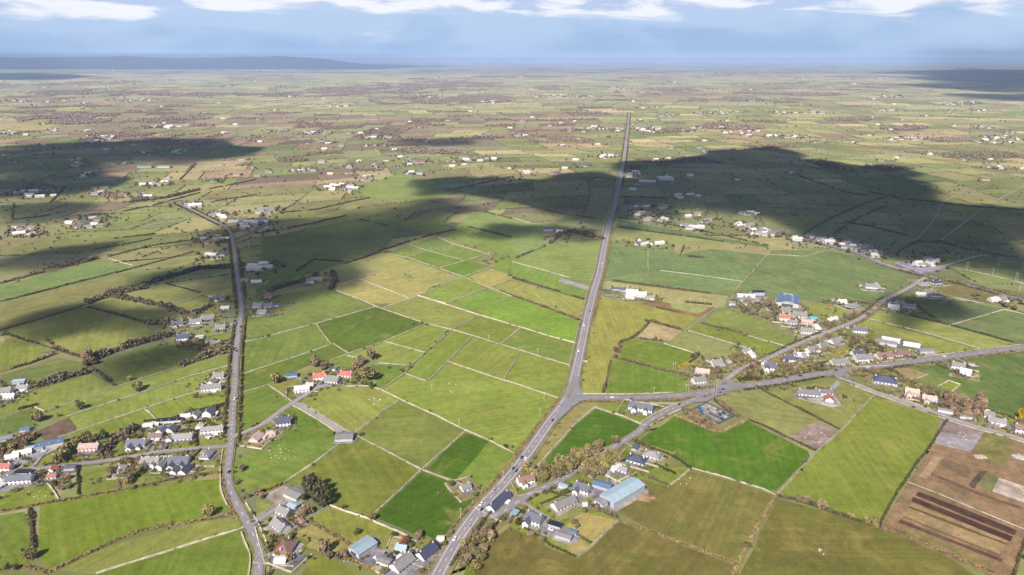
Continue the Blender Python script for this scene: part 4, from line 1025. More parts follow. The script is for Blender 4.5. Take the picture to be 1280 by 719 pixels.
def building(px,py,L_,W_,ang,kind,roof,detail=True):
    g = gnd(px,py); shed = kind in 'sb'
    ang = R(ang); h = (3.0 if not shed else 2.8); two = False
    if kind in 'gth' and L_ >= 11 and random.random() < .35 and kind != 'h': h = 4.6; two = True
    if (px,py) in ((668,653),(801,513),(355,531),(728,615)): h = 5.0; two = True
    rise = W_*.36 if not shed else W_*.12
    if shed: h = min(6, 2.4+L_*.09)
    if kind == 'b': h = 6; rise = W_*.1
    nm = 'house' if not shed else 'farm_shed'
    e = empty(nm, (g.x,g.y,0), ang)
    wallc = jit(WH,.04) if roof != PK else (226,196,180)
    if shed: wallc = random.choice([(196,192,190),(214,208,200),(178,182,190)])
    if shed and roof in (WH,): wallc = WH
    if kind == 'b' and roof == WH: wallc = (220,222,232)
    V=[];Fc=[]
    gable_wall(V,Fc,0,0,L_,W_,h,rise if kind != 'h' else .01)
    if kind == 't': 
        gable_wall(V,Fc,-L_*.22,-W_/2-.9,W_*.9,W_*.5,h-.15,W_*.5*.5*.8,'y')
        if L_ > 15: gable_wall(V,Fc,L_*.25,-W_/2-.6,W_*.7,W_*.4,h-.2,W_*.4*.4,'y')
    if kind == 'g' and L_ > 9 and random.random() < .4:
        s = random.choice((-1,1)); box(V,Fc,L_*.1,L_*.1+4,min(s*W_/2,s*(W_/2+3)),max(s*W_/2,s*(W_/2+3)),0,2.4)
    mesh_obj('wall',V,Fc,M_WALL if not shed else M_METAL,e,colr(wallc,.78 if detail else .62))
    V=[];Fc=[]; rc = jit(roof,.07); mat = M_METAL if shed else M_ROOF
    ro = None
    if kind == 'h': hip_roof(V,Fc,L_,W_,h,W_*.3)
    elif kind == 'b' and W_ > 20:
        for q in (-1,0,1):
            gable_roof(V,Fc,0,q*W_/3,L_,W_/3-.3,h+.6,W_*.06)
    else: gable_roof(V,Fc,0,0,L_,W_,h,rise)
    if kind == 't':
        gable_roof(V,Fc,-L_*.22,-W_/2-.9,W_*.9,W_*.5,h-.15,W_*.5*.5*.8,'y')
        if L_ > 15: gable_roof(V,Fc,L_*.25,-W_/2-.6,W_*.7,W_*.4,h-.2,W_*.4*.4,'y')
    ro = mesh_obj('roof',V,Fc,mat,e,colr(rc,.62))
    if detail and not shed and roof != WH or (detail and roof == WH and not shed):
        for sx in ((-1,1) if L_ > 11 else (random.choice((-1,1)),)):
            V=[];Fc=[]; box(V,Fc,sx*(L_/2-1.3)-.45,sx*(L_/2-1.3)+.45,-.35,.35,h+rise*.6,h+rise+1.2 if kind!='h' else h+W_*.3+.9); mesh_obj('chimney',V,Fc,M_WALL,ro,colr(wallc,.7))
        nw = max(2,int(L_/3.2))
        for fl in range(2 if two else 1):
            for i in range(nw):
                x = -L_/2+(i+.5)*L_/nw; z = .9+fl*2.4
                if kind == 't' and (abs(x+L_*.22) < W_*.25+.8 or (L_ > 15 and abs(x-L_*.25) < W_*.2+.8)): sides = (1,)
                else: sides = (-1,1)
                for sd_ in sides:
                    y0 = sd_*(W_/2+.03)
                    if fl == 0 and i == nw//2 and sd_ == -1:
                        V=[];Fc=[]; box(V,Fc,x-.55,x+.55,min(y0,y0-.05*-sd_),max(y0,y0-.05*-sd_),.05,2.15); mesh_obj('door',V,Fc,M_WALL,e,random.choice([(.08,.05,.04),(.25,.04,.03),(.05,.08,.12)])); continue
                    V=[];Fc=[]; box(V,Fc,x-.75,x+.75,min(y0-.02,y0+.02),max(y0-.02,y0+.02),z,z+1.25); mesh_obj('window',V,Fc,M_GLASS,e,(.05,.06,.08))
        if kind == 't':
            V=[];Fc=[]; yy=-W_/2-.9-W_*.45-.03; box(V,Fc,-L_*.22-.9,-L_*.22+.9,yy-.03,yy+.02,.8,2.1); mesh_obj('window',V,Fc,M_GLASS,e,(.05,.06,.08))
    if shed and L_ > 11:
        V=[];Fc=[]; x=-L_/2-.04; box(V,Fc,x-.04,x+.02,-W_*.25,W_*.25,.05,h*.85); mesh_obj('sliding_door',V,Fc,M_METAL,e,colr((96,100,110)))
        if L_ > 20:
            n=int(L_/6)
            for i in range(n):
                xx=-L_/2+(i+.5)*L_/n
                zz = h+rise*.5
                V=[];Fc=[]; box(V,Fc,xx-.5,xx+.5,-W_*.36,-W_*.16,zz-.2,zz+.32)
                mesh_obj('roof_light',V,Fc,M_GLASS,ro,colr((200,206,210)))
    rn = RN.get(str(roof),'grey' if roof[0]<180 else 'orange')
    if (px,py) in NAMED: lab,cat = NAMED[(px,py)]; e['label']=lab; e['category']=cat; e['group']='buildings of the hamlets'
    else: thing(e, 'shed' if shed else 'house', (f'{rn}-roofed farm shed' if shed else f'white-walled {rn}-roofed house' if roof not in (WH,PK) else f'{rn} cottage'), 'buildings of the hamlets')
    return e,g,ang
BSPOTS = []
for hd in list(HOUSES):
    if hd[5] in 'gth' and hd[1] > 360 and hd[2] >= 12 and random.random() < .5:
        sc_ = .9+ (hd[1]-360)/360.0; dx_ = random.choice((-1,1))*random.uniform(11,15)*sc_; dy_ = random.uniform(-6,-2)*sc_
        gg = gnd(hd[0]+dx_, hd[1]+dy_)
        if not near_road(gg.x,gg.y,8) and all(abs(h2[0]-hd[0]-dx_) > (h2[2]*.5+5)*sc_ or abs(h2[1]-hd[1]-dy_) > 6*sc_ for h2 in HOUSES): HOUSES.append((hd[0]+dx_,hd[1]+dy_,random.uniform(5.5,8),4.5,hd[4]+random.choice((0,90)),'s',random.choice([GR,GR,SL,(176,140,128),WH,LB])))
for hdef in HOUSES:
    px,py,L_,W_,ang,kind,roof = hdef
    e,g,a = building(px,py,L_,W_,ang,kind,roof,detail=py>352); BSPOTS.append((g,a,L_,W_,kind,py))
NB = len(HOUSES)
# yards, drives and garden planting round each house
RP = [(p,wd) for pl,wd in ROADPL for p in pl]
kk = 0
for g,a,L_,W_,kind,py in BSPOTS:
    kk += 1
    ux = Vector((math.cos(a),math.sin(a),0)); uy = Vector((-ux.y,ux.x,0)); s = random.choice((-1,1))
    q = [g+ux*(-L_*.6)-uy*(W_*.5+random.uniform(3,6)), g+ux*(L_*.5)-uy*(W_*.5+random.uniform(2,5)), g+ux*(L_*.55+random.uniform(2,6)), g+ux*L_*.5+uy*(W_*.5+1.5), g-ux*(L_*.5+1.5)+uy*(W_*.5+1.5)]
    struct(mesh_obj('yard',[p+Vector((0,0,.74+.006*(kk%40))) for p in q],[tuple(range(5))],M_SOIL,color=colr(random.choice([(168,160,164),(150,144,156),(186,174,166),(140,134,150)]))))
    if py > 340 and kind in 'gth':
        l2=L_*.5+random.uniform(5,10); w2=W_*.5+random.uniform(6,12); sh=random.uniform(-3,3)
        gq=[g-ux*l2-uy*w2,g+ux*(l2+sh)-uy*(w2+sh),g+ux*l2+uy*w2,g-ux*(l2-sh)+uy*(w2-sh)]
        struct(mesh_obj('garden',[p+Vector((0,0,.42+.0025*(kk%60))) for p in gq],[(0,1,2,3)],M_GRASS,color=colr(fcol(jit(random.choice([(126,148,62),(140,152,80),(150,144,96),(112,136,54),(160,150,104)]))))))
        r_ = random.random()
        if r_ < .45: boundary('s', [gq[1],gq[0],gq[3]] if r_<.22 else [gq[0],gq[3],gq[2]])
        for i_ in range(random.randint(1,3)):
            cpt = gq[0].lerp(gq[2],random.random()).lerp(gq[1].lerp(gq[3],random.random()),.5); a_=random.uniform(2,5); b_=random.uniform(2,4)
            struct(mesh_obj('paving',[cpt+ux*a_*sx_+uy*b_*sy_+Vector((0,0,.575)) for sx_,sy_ in ((-1,-1),(1,-1),(.8,1),(-1,.9))],[(0,1,2,3)],M_SOIL,color=colr(random.choice([(208,190,180),(190,170,160),(150,140,150),(140,112,84),(214,204,196)]))))
        for i_ in range(random.randint(9,16)):
            a_=random.uniform(0,6.28); rr_=random.uniform(W_*.6+2,L_*.6+16); x,y=g.x+rr_*math.cos(a_)*1.2,g.y+rr_*math.sin(a_)
            if not near_road(x,y,6) and all((Vector((x,y,0))-b[0]).length > b[2]*.5+1 for b in BSPOTS): TREES.append((x,y,random.uniform(.7,2.1),random.choice('bbovbdp')))
        for i_ in range(random.randint(3,8)):
            ed = random.random(); c0,c1 = random.choice([(0,1),(1,2),(2,3),(3,0)]); p_ = gq[c0].lerp(gq[c1],ed)
            if not near_road(p_.x,p_.y,6) and all((p_-b[0]).length > b[2]*.5+1 for b in BSPOTS): TREES.append((p_.x+random.uniform(-1,1),p_.y+random.uniform(-1,1),random.uniform(1.0,2.8),random.choice('bbovbd')))
    best = min(RP, key=lambda t:(t[0]-g).length_squared)[0]; d = (best-g)
    if 12 < d.length < 75 and kind not in 'b' and kk%2:
        n = d.normalized(); st = g+n*(W_*.5+1); V,Fc = ribbon([st, st.lerp(best,.5)+uy*random.uniform(-2,2), best], 3.2, .99); struct(mesh_obj('driveway',V,Fc,M_SOIL,color=colr((170,160,164))))
    if py > 350:
        if kind in 'gth' and kk%2==0 and L_ > 10:
            b = W_*.5+random.uniform(5,9); l2 = L_*.5+random.uniform(3,6)
            boundary('h' if kk%4 else 'b', [g-ux*l2+uy*b, g+ux*l2+uy*b])
        for _ in range(random.randint(1,4)):
            ang = random.uniform(0,6.28); rr = random.uniform(W_*.6+3, L_*.6+9); x,y = g.x+rr*math.cos(ang), g.y+rr*math.sin(ang)
            if not near_road(x,y,7) and all((Vector((x,y,0))-b[0]).length > b[2]*.55+1.5 for b in BSPOTS): TREES.append((x,y,random.uniform(1.2,3.2),random.choice('bodvo')))
# hamlets further off: individual simple houses first, the most distant ones as one mass
rest = []
for (cx,cy,rx,ry,n) in HAMLETS:
    for _ in range(n):
        for _t in range(12):
            a = random.uniform(0,6.283); r = math.sqrt(random.random()); px = cx+rx*r*math.cos(a); py = cy+ry*r*math.sin(a); g = gnd(px,py)
            if not near_road(g.x,g.y,14): break
        rest.append((px,py,g))
for _ in range(330):
    py = HOR+6+150*random.random()**1.2; px = random.uniform(0,1280); g = gnd(px,py)
    if near_road(g.x,g.y,16) or covered(g.x,g.y): continue
    rest.append((px,py,g))
rest.sort(key=lambda t:t[2].length)
VL = []
for (px,py,g) in rest:
    k0 = 1+g.y/6000
    for _ in range(random.choice((2,3,4,5))):
        a=random.uniform(0,6.28); d=random.uniform(11,34)*k0; x,y=g.x+d*math.cos(a),g.y+d*math.sin(a)
        if near_road(x,y,9): continue
        k=random.uniform(1.8,4.6)*k0; VL.append([x,y,k,k,k*1.4]+vcol(random.choice([(132,112,86),(112,100,72),(96,90,62),(146,116,96)])))
o = lumps('distant_garden_trees', VL, M_LEAFA); o['kind']='stuff'; o['label']='brownish garden trees and bushes wrapped around the far hamlets'; o['category']='garden trees'
MAXH = 292-NB; FV=[];FF=[];FC=[]
for i,(px,py,g) in enumerate(rest):
    L_ = random.uniform(11,20); W_ = random.uniform(7,10); big = random.random() < .12
    if big: L_*=1.35; W_*=1.3
    roof = random.choice([GR,SL,WH,GR,WH,BR,GR,WH]); ang = random.choice([5,-10,15,85,30])+random.uniform(-8,8)
    if i < MAXH: building(px,py,L_,W_,ang,'s' if big else 'g',roof,detail=False); 
    else:
        V=[];Fc=[]; sc = 1+g.y/16000; L2,W2 = L_*sc,W_*sc; h=(3.2 if not big else 5)*sc
        gable_wall(V,Fc,0,0,L2,W2,h,W2*.3); nwv=len(V); gable_roof(V,Fc,0,0,L2,W2,h,W2*.3,th=.5)
        b0=len(FV); ca,sa=math.cos(R(ang)),math.sin(R(ang)); wc = colr(random.choice([WH,(206,198,188),(196,186,176),(212,196,172),(214,190,154)]),.62); rc = colr(roof,.62)
        FV += [(g.x+x*ca-y*sa,g.y+x*sa+y*ca,z) for x,y,z in V]; FC += [wc]*nwv+[rc]*(len(V)-nwv); FF += [tuple(j+b0 for j in f) for f in Fc]
me = bpy.data.meshes.new('distant_houses'); me.from_pydata(FV,[],FF); at = me.color_attributes.new('Col','FLOAT_COLOR','POINT'); arr = np.ones((len(FV),4),np.float32); arr[:,:3]=np.array(FC); at.data.foreach_set('color',arr.ravel()); me.materials.append(M_HOUSEA)
dh = bpy.data.objects.new('distant_houses',me); COL.objects.link(dh); dh['kind']='stuff'; dh['label']='tiny white farmhouses and villages sprinkled over the far plain'; dh['category']='house'
# trees: nearest 290 as things, the others as one mass
def seen(x,y):
    a,b = pix((x,y,0)); return -15 < a < 1295 and b < 735
TREES = [t for t in TREES if seen(t[0],t[1])]
TREES.sort(key=lambda t: -t[2]/math.hypot(t[0],t[1]))
for t in TREES[:290]: tree(*t)
V=[];Fc=[];Cc=[]
CR = []
for me in CROWNS:
    va = np.zeros(len(me.vertices)*3,np.float32); me.vertices.foreach_get('co',va); CR.append(va.reshape(-1,3)[:4*150])
VV=[];CC=[]
for x,y,r,k in TREES[290:]:
    c = random.choice(CR)[:4*(150 if y < 900 else 70)]; a = random.uniform(0,6.28); m = np.array([[math.cos(a),-math.sin(a),0],[math.sin(a),math.cos(a),0],[0,0,1.2]])
    v = (c*1.0)@m.T*r; v[:,0]+=x; v[:,1]+=y; v[:,2]+=.3; VV.append(v); CC.append(np.repeat(np.array([vcol(TCOL[k],.14)]),len(v),axis=0))
if VV:
    VV=np.concatenate(VV); o = np_obj('small_bushes',VV,np.arange(len(VV)).reshape(-1,4),M_LEAFA,cols=np.concatenate(CC)); o['kind']='stuff'; o['label']='low bushes and saplings dotted along walls and gardens'; o['category']='bush'
print('trees',len(TREES),'houses',NB,len(rest))

# ------------------------------------------------------------------ vehicles
def make_car(col):
    e = empty('car',(0,0,0))
    prof = [(-2.1,.35),(-2.1,.85),(-1.9,.95),(-1.35,1.0),(1.0,.98),(2.0,.82),(2.15,.6),(2.15,.35)]
    def ext(p, w0): 
        V=[(x,-w0,z) for x,z in p]+[(x,w0,z) for x,z in p]; n=len(p); Fc=[tuple(range(n)),tuple(range(2*n-1,n-1,-1))]+[(i,i+n,(i+1)%n+n,(i+1)%n) for i in range(n)]; return V,Fc
    mesh_obj('body',*ext(prof,.88),M_CAR,e,col)
    mesh_obj('cabin',*ext([(-1.75,.97),(-1.3,1.42),(.2,1.45),(.95,.985)],.78),M_GLASS,e,(.03,.035,.045))
    mesh_obj('roof_panel',*ext([(-1.32,1.44),(-1.2,1.49),(.1,1.50),(.22,1.46)],.76),M_CAR,e,col)
    for x in (-1.35,1.35):
        for y in (-.86,.86):
            V=[];Fc=[]
            for yy in (y-.1,y+.1):
                for i in range(10): V.append((x+.33*math.cos(i*.628),yy,.33+.33*math.sin(i*.628)))
            Fc=[tuple(range(10)),tuple(range(19,9,-1))]+[(i,i+10,(i+1)%10+10,(i+1)%10) for i in range(10)]
            mesh_obj('wheel',V,Fc,M_CAR,e,(.02,.02,.02))
    return e
CC_ = {'k':((.02,.02,.025),'black'),'w':((.75,.75,.75),'white'),'g':((.3,.31,.33),'grey'),'b':((.03,.08,.3),'blue'),'r':((.35,.03,.03),'red')}
PROTO = {}
def put_car(x,y,z,a,c,where):
    if c not in PROTO: PROTO[c] = make_car(CC_[c][0]); o = PROTO[c]
    else: o = copy_tree(PROTO[c])
    o.location=(x,y,z); o.rotation_euler=(0,0,a); thing(o,'car',f'{CC_[c][1]} car {where}','cars on roads and in yards')
for a in CARS.split():
    x,y,s,c = a.split(','); g = gnd(float(x),float(y)); i = min(range(len(MAIN)), key=lambda i:(MAIN[i]-g).length_squared)
    d = (MAIN[min(i+1,len(MAIN)-1)]-MAIN[max(i-1,0)]).normalized(); nn = Vector((-d.y,d.x,0)); q = g-nn*((g-MAIN[i]).dot(nn)); q = q-nn*2.0*int(s)
    put_car(q.x,q.y,1.06,math.atan2(d.y,d.x)+(0 if int(s)>0 else math.pi),c,'driving on the main road')
for x,y,a,c in CARS2:
    g = gnd(x,y); nr = near_road(g.x,g.y,10); put_car(g.x,g.y,1.3 if nr else .98,R(a),c,'on a side road' if nr else 'parked in a yard')
# ------------------------------------------------------------------ sheep
def make_sheep():
    V=[];Fc=[]
    def blob(cx,cz,rx,ry,rz,n=8,m=5):
        k=len(V)
        for j in range(m+1):
            t=math.pi*j/m
            for i in range(n): a=2*math.pi*i/n; V.append((cx+rx*math.cos(t),ry*math.sin(t)*math.cos(a),cz+rz*math.sin(t)*math.sin(a)))
        for j in range(m):
            for i in range(n): Fc.append((k+j*n+i,k+j*n+(i+1)%n,k+(j+1)*n+(i+1)%n,k+(j+1)*n+i))
    blob(0,.75,.75,.38,.4); blob(.85,.85,.28,.14,.16)
    for x in (-.4,.4):
        for y in (-.18,.18): box(V,Fc,x-.06,x+.06,y-.06,y+.06,.3,.65)
    return mesh_obj('sheep',V,Fc,M_WOOL,color=(.5,.47,.4))
proto = None
def put_sheep(px,py,where):
    global proto
    g = gnd(px,py); o = make_sheep() if proto is None else proto.copy()
    if proto is None: proto = o
    else: COL.objects.link(o)
    o.location=(g.x,g.y,.1); o.rotation_euler=(0,0,random.uniform(0,6.28)); thing(o,'sheep','white grazing sheep',f'flock in the {where}')
for n,cx,cy,rx,ry,where in [(24,355,567,24,12,'green field left of the pale flat shed'),(16,468,502,14,9,'pale field beside the curved farm lane wall'),(7,1022,690,8,5,'dark olive field at the bottom right'),(9,560,485,25,12,'large field left of the road junction'),(6,856,604,12,6,'olive field right of the long farm shed'),(8,50,620,22,8,'small field at the lower left edge')]:
    for _ in range(int(n*.7)): put_sheep(random.gauss(cx,rx*.5),random.gauss(cy,ry*.5),where)
# ------------------------------------------------------------------ poles, turbine, yard, scaffold rows
def cyl(V,Fc,a,b,r0,r1,n=6):
    a,b=Vector(a),Vector(b); d=(b-a).normalized(); u=d.orthogonal().normalized(); v=d.cross(u); k=len(V)
    for p,r in ((a,r0),(b,r1)):
        for i in range(n): t=2*math.pi*i/n; V.append(p+(u*math.cos(t)+v*math.sin(t))*r)
    for i in range(n): Fc.append((k+i,k+(i+1)%n,k+n+(i+1)%n,k+n+i))
    Fc += [tuple(k+i for i in range(n-1,-1,-1)),tuple(k+n+i for i in range(n))]
def make_pole(h, double):
    e = empty('utility_pole',(0,0,0))
    for x in ((-1.4,1.4) if double else (0,)):
        V=[];Fc=[]; cyl(V,Fc,(x,0,0),(x,0,h),.22,.16); mesh_obj('post',V,Fc,M_WALL,e,(.42,.38,.32))
    V=[];Fc=[]; box(V,Fc,-2.6 if double else -1.1,2.6 if double else 1.1,-.12,.12,h-1.0,h-.75); mesh_obj('crossarm',V,Fc,M_WALL,e,(.40,.36,.3))
    V=[];Fc=[]
    for x in ((-2.3,0,2.3) if double else (-.9,0,.9)): cyl(V,Fc,(x,0,h-.75),(x,0,h-.35),.1,.08)
    mesh_obj('insulators',V,Fc,M_GLASS,e,(.3,.32,.34)); return e
PP = {}
for (x,y,h,dbl) in [(1138,317,14,0),(1148.5,314,10,0),(1157.7,311,12,0),(1167.5,308,10,0),(1197,313,10,1),(1197,328,13,0),(1206.6,327,11,0),(1216.5,321,11,0),(1226,318,14,0),(1248,331.6,14,1),(1277.5,338.7,15,1),(1208,338,15,1),(1240,346,14,0),(1269.5,353,16,1),(1273.7,364,13,1),(1158,323,8,0),(1167,323,8,0),
  (893,498,21,1),(859,490,9,1),(842.5,462,9,1),(817.5,492,8,0),(574,533,9,0),(675,520,9,0),(629,603,11,0),(576,650,11,0),(672,444,9,0),(611,427,9,0),(540,488,8,0),(700,352,9,0),(680,500,9,0),(810,340,9,0),(640,590,9,0)]:
    if (h,dbl) not in PP: PP[(h,dbl)] = o = make_pole(h,dbl)
    else: o = copy_tree(PP[(h,dbl)])
    g = gnd(x,y); o.location=(g.x,g.y,0); o.rotation_euler=(0,0,random.uniform(-.5,.5)); thing(o,'utility pole',('double-post' if dbl else 'single')+' wooden utility pole','utility poles across the fields')
g = gnd(1244,88); e = empty('wind_turbine',(g.x,g.y,0)); e['label']='tiny white wind turbine on the far right skyline'; e['category']='wind turbine'
V=[];Fc=[]; cyl(V,Fc,(0,0,0),(0,0,95),3.2,2,10); mesh_obj('tower',V,Fc,M_WALL,e,(.8,.8,.8))
V=[];Fc=[]; box(V,Fc,-2.5,2.5,-7,5,93.5,98); mesh_obj('nacelle',V,Fc,M_WALL,e,(.8,.8,.8))
for a in (90,210,330):
    V=[];Fc=[]; r = Vector((math.cos(R(a)),0,math.sin(R(a)))); c = Vector((0,-7.5,96)); cyl(V,Fc,c,c+r*48,2.0,.5,6); mesh_obj('blade',V,Fc,M_WALL,e,(.8,.8,.8))
# fenced storage yard by the right-hand junction
yq = [gnd(*p) for p in ((868,512),(883,505),(918,521),(898,531))]
def fence(a,b,lab):
    e = empty('fence',(0,0,0)); V=[];Fc=[]; d=(b-a); n=max(2,int(d.length/2.4)); nn=Vector((-d.y,d.x,0)).normalized()
    for z in (.7,1.3,1.9,2.5):
        k=len(V); V += [a+nn*.04+Vector((0,0,z-.22)),b+nn*.04+Vector((0,0,z-.22)),b+nn*.04+Vector((0,0,z+.22)),a+nn*.04+Vector((0,0,z+.22)),a-nn*.04+Vector((0,0,z-.22)),b-nn*.04+Vector((0,0,z-.22)),b-nn*.04+Vector((0,0,z+.22)),a-nn*.04+Vector((0,0,z+.22))]
        Fc += [(k,k+1,k+2,k+3),(k+7,k+6,k+5,k+4),(k+3,k+2,k+6,k+7),(k,k+4,k+5,k+1)]
    mesh_obj('fence_panel',V,Fc,M_METAL,e,colr((96,124,114)))
    for i in range(0,n+1,3):
        V=[];Fc=[]; p=a.lerp(b,i/n); cyl(V,Fc,p,p+Vector((0,0,2.8)),.1,.1,5); mesh_obj('fence_post',V,Fc,M_METAL,e,colr((96,124,114)))
    e['category']='fence'; e['label']=lab; e['group']='green fence round the storage yard'
for i,lab in enumerate(['green fence on the upper left side of the storage yard','green fence along the upper right side of the storage yard','green fence on the short right end of the storage yard','green fence along the lower left side of the storage yard']): fence(yq[i],yq[(i+1)%4],lab)
e1=(yq[1]-yq[0]); e2=(yq[2]-yq[1]); cnt=0
for i in range(3):
    for j in range(9):
        if random.random()<.18: continue
        p = yq[0]+e1*(.2+.3*i)+e2*(.1+.1*j); o = empty('storage_crate',(p.x,p.y,.9), math.atan2(e2.y,e2.x))
        c = random.choice([(66,64,74),(210,206,204),(120,112,112),(190,180,172)]); L2=random.uniform(2.2,3.6)
        V=[];Fc=[]; box(V,Fc,-L2/2,L2/2,-1,1,0,random.uniform(1,1.8)); mesh_obj('container',V,Fc,M_METAL,o,colr(c)); 
        V=[];Fc=[]; box(V,Fc,-L2/2-.1,L2/2+.1,-1.1,1.1,-.25,-.003); mesh_obj('pallet',V,Fc,M_BARK,o)
        thing(o,'crate',('dark' if c[0]<130 else 'pale')+' storage crate inside the green fence','crates in the storage yard')
p = gnd(873,515); o = empty('water_tank',(p.x+2,p.y-1,.4)); V=[];Fc=[]; cyl(V,Fc,(0,0,0),(0,0,3),2.1,2.1,14); mesh_obj('tank',V,Fc,M_METAL,o,colr((40,100,200))); V=[];Fc=[]; cyl(V,Fc,(0,0,3),(0,0,3.7),2.0,.4,14); mesh_obj('lid',V,Fc,M_METAL,o,colr((60,120,210))); o['category']='water tank'; o['label']='round blue water tank in the corner of the storage yard'
# rubble heaps on the rough ground
def heap(px,py,r,h,rgb,lab):
    g=gnd(px,py); V=[];Fc=[]; n=16; V.append((g.x,g.y,h))
    for k in (1,2,3):
        for i in range(n): a=2*math.pi*i/n; rr=r*k/3*(1+.3*random.uniform(-1,1)); V.append((g.x+rr*math.cos(a),g.y+rr*.7*math.sin(a),max(.3,h*(1-k/3)+random.uniform(-.2,.4))))
    for i in range(n): Fc.append((0,1+i,1+(i+1)%n))
    for k in (0,1):
        for i in range(n): Fc.append((1+k*n+i,1+(k+1)*n+i,1+(k+1)*n+(i+1)%n,1+k*n+(i+1)%n))
    o=mesh_obj('rubble_heap',V,Fc,M_SOIL,color=colr(rgb)); o['category']='rubble heap' if rgb[0]>150 else 'soil heap'; o['group']='heaps of rubble and soil'
    thing(o,o['category'],lab,'heaps of rubble and soil',g)
for _ in range(34):
    x=random.uniform(990,1046); y=556-abs(x-1018)*.3+random.uniform(-14,2)
    heap(x,y,random.uniform(1.2,3),random.uniform(.8,1.8),random.choice([(206,190,182),(170,130,110),(190,184,190),(140,110,96)]),'low rubble heap')
for _ in range(14): heap(random.uniform(1184,1212),random.uniform(541,552),random.uniform(1,3),random.uniform(.6,1.5),random.choice([(226,220,214),(188,176,178)]),'low stone heap')
heap(1227,572,7,2.2,(214,188,172),'sandy heap'); heap(806,622,8,2,(190,150,120),'brown soil heap'); heap(1275,572,9,2,(214,204,200),'pale heap')
for x,y in [(1003,489.5),(1036,499)]: heap(x,y,3.5,1.6,(84,80,84),'dark gravel heap')
# ------------------------------------------------------------------ labels
ANCH = [(25,600,'lower left farmyard'),(70,565,'blue sheds at lower left'),(172,570,'lower left village street'),(225,585,'twin-gabled house at lower left'),(258,548,'left road below its houses'),(245,525,'black-roofed shed on the left'),(262,478,'grey house by the left road'),(100,500,'ploughed patch on the left'),(150,400,'long blotched field on the left'),(250,405,'hamlet on the upper left road'),(325,380,'red-roofed farm by the left road'),(60,440,'dark treelines at the left edge'),
 (395,480,'red-roofed farm in the centre left'),(455,475,'big round trees near the centre'),(345,535,'navy-roofed house on the farm lane'),(362,630,'farm lane at lower left centre'),(360,690,'brown bungalow by the left road'),(400,622,'dark copse at lower left centre'),(480,700,'blue farm shed at the bottom'),(150,640,'large lower left pasture'),(480,590,'field walls crossing at lower centre'),(570,540,'large fields below the centre'),(560,420,'walled squares in the centre'),(500,345,'straw-coloured fields near the centre'),(600,325,'small green squares above the centre'),(640,600,'main road at the lower centre'),
 (700,560,'wood beside the lower main road'),(720,610,'pale blue shed hamlet'),(670,660,'slate house at the bottom centre'),(800,580,'navy-roofed house above the olive field'),(720,500,'main road junction'),(735,400,'main road above the junction'),(800,510,'white house on its lawn'),(890,515,'fenced storage yard'),(870,465,'golden hedge right of centre'),(810,420,'tan scrub patch right of centre'),(935,455,'trees by the right-hand fork'),(930,378,'long farm sheds right of centre'),(990,395,'blue barn on the right'),(1020,450,'bungalows between the right roads'),(1070,405,'straight lane on the right'),(1130,435,'white sheds above the right road'),(1110,480,'navy house below the right road'),(1150,500,'pink houses on the right lane'),(1195,520,'pinkish wood on the right'),(1250,530,'houses at the right edge'),(1020,520,'white building pad'),(1010,550,'waste ground on the right'),(1000,600,'bright green field corner'),(1080,600,'tall yellowish field on the right'),(1200,620,'brown ploughed field at lower right'),(1050,680,'olive fields at the bottom right'),(880,660,'olive fields at the bottom'),(1200,460,'large green field at right'),(1160,360,'houses at the right crossroads'),(1120,385,'walled bungalow on the right lane'),(1200,330,'poles at the upper right'),(1080,312,'white village strip at upper right'),(950,290,'villages at the upper right centre'),(860,275,'villages above the right centre'),(795,265,'houses beside the upper main road'),(820,228,'white warehouse in shadow'),(790,368,'white yard right of main road'),(700,290,'navy-roofed barn left of main road'),(850,330,'wide green fields right of main road'),(1020,340,'large green field at upper right'),(1150,280,'shadowed fields at upper right'),(680,350,'fields left of the main road'),(780,180,'far end of the main road'),(640,240,'shadow edge above the centre'),(450,300,'shadowed fields at upper centre'),(390,350,'pink walled farm'),(325,335,'shaded sheds by the left road'),(270,300,'roadside houses at upper left'),(430,235,'white village at upper centre'),(380,210,'distant village row at upper centre'),(240,260,'bend of the upper left road'),(180,240,'hamlet at the upper left'),(107,280,'tree-wrapped village at upper left'),(47,245,'white village at far upper left'),(35,290,'village at the left edge'),(190,210,'green-roofed barns at upper left'),(110,200,'far upper left road'),(150,340,'long fields at the left'),(550,200,'far villages above the centre'),(480,640,'dark green field at lower centre'),(20,690,'lower left corner'),(250,680,'fields at the bottom left'),(1000,490,'right-hand road'),(960,350,'fields beyond the blue barn')]
ORD1 = ['','first','second','third','fourth','fifth','sixth','seventh','eighth','ninth','tenth','eleventh','twelfth','thirteenth','fourteenth','fifteenth','sixteenth','seventeenth','eighteenth','nineteenth']
TENS = {2:'twent',3:'thirt',4:'fort',5:'fift',6:'sixt',7:'sevent',8:'eight',9:'ninet'}
def ordn(n):
    if n < 20: return ORD1[n]
    if n >= 100: return str(n)+'th'
    return TENS[n//10]+('ieth' if n%10==0 else 'y-'+ORD1[n%10])
buckets = {}
for i,(o,cat,look,grp,(x,y)) in enumerate(THINGS):
    a = min(ANCH, key=lambda t:(t[0]-x)**2+((t[1]-y)*1.5)**2)[2]; buckets.setdefault((look,a),[]).append(i)
for (look,a),ids in buckets.items():
    ids.sort(key=lambda i:THINGS[i][4][0])
    for n,i in enumerate(ids):
        o,cat,_,grp,_p = THINGS[i]; pre = '' if len(ids)==1 else ('leftmost ' if n==0 else 'rightmost ' if n==len(ids)-1 else ordn(n+1)+'-from-left ')
        o['label'] = f'{pre}{look}, near the {a}'; o['category'] = cat
        if grp: o['group'] = grp
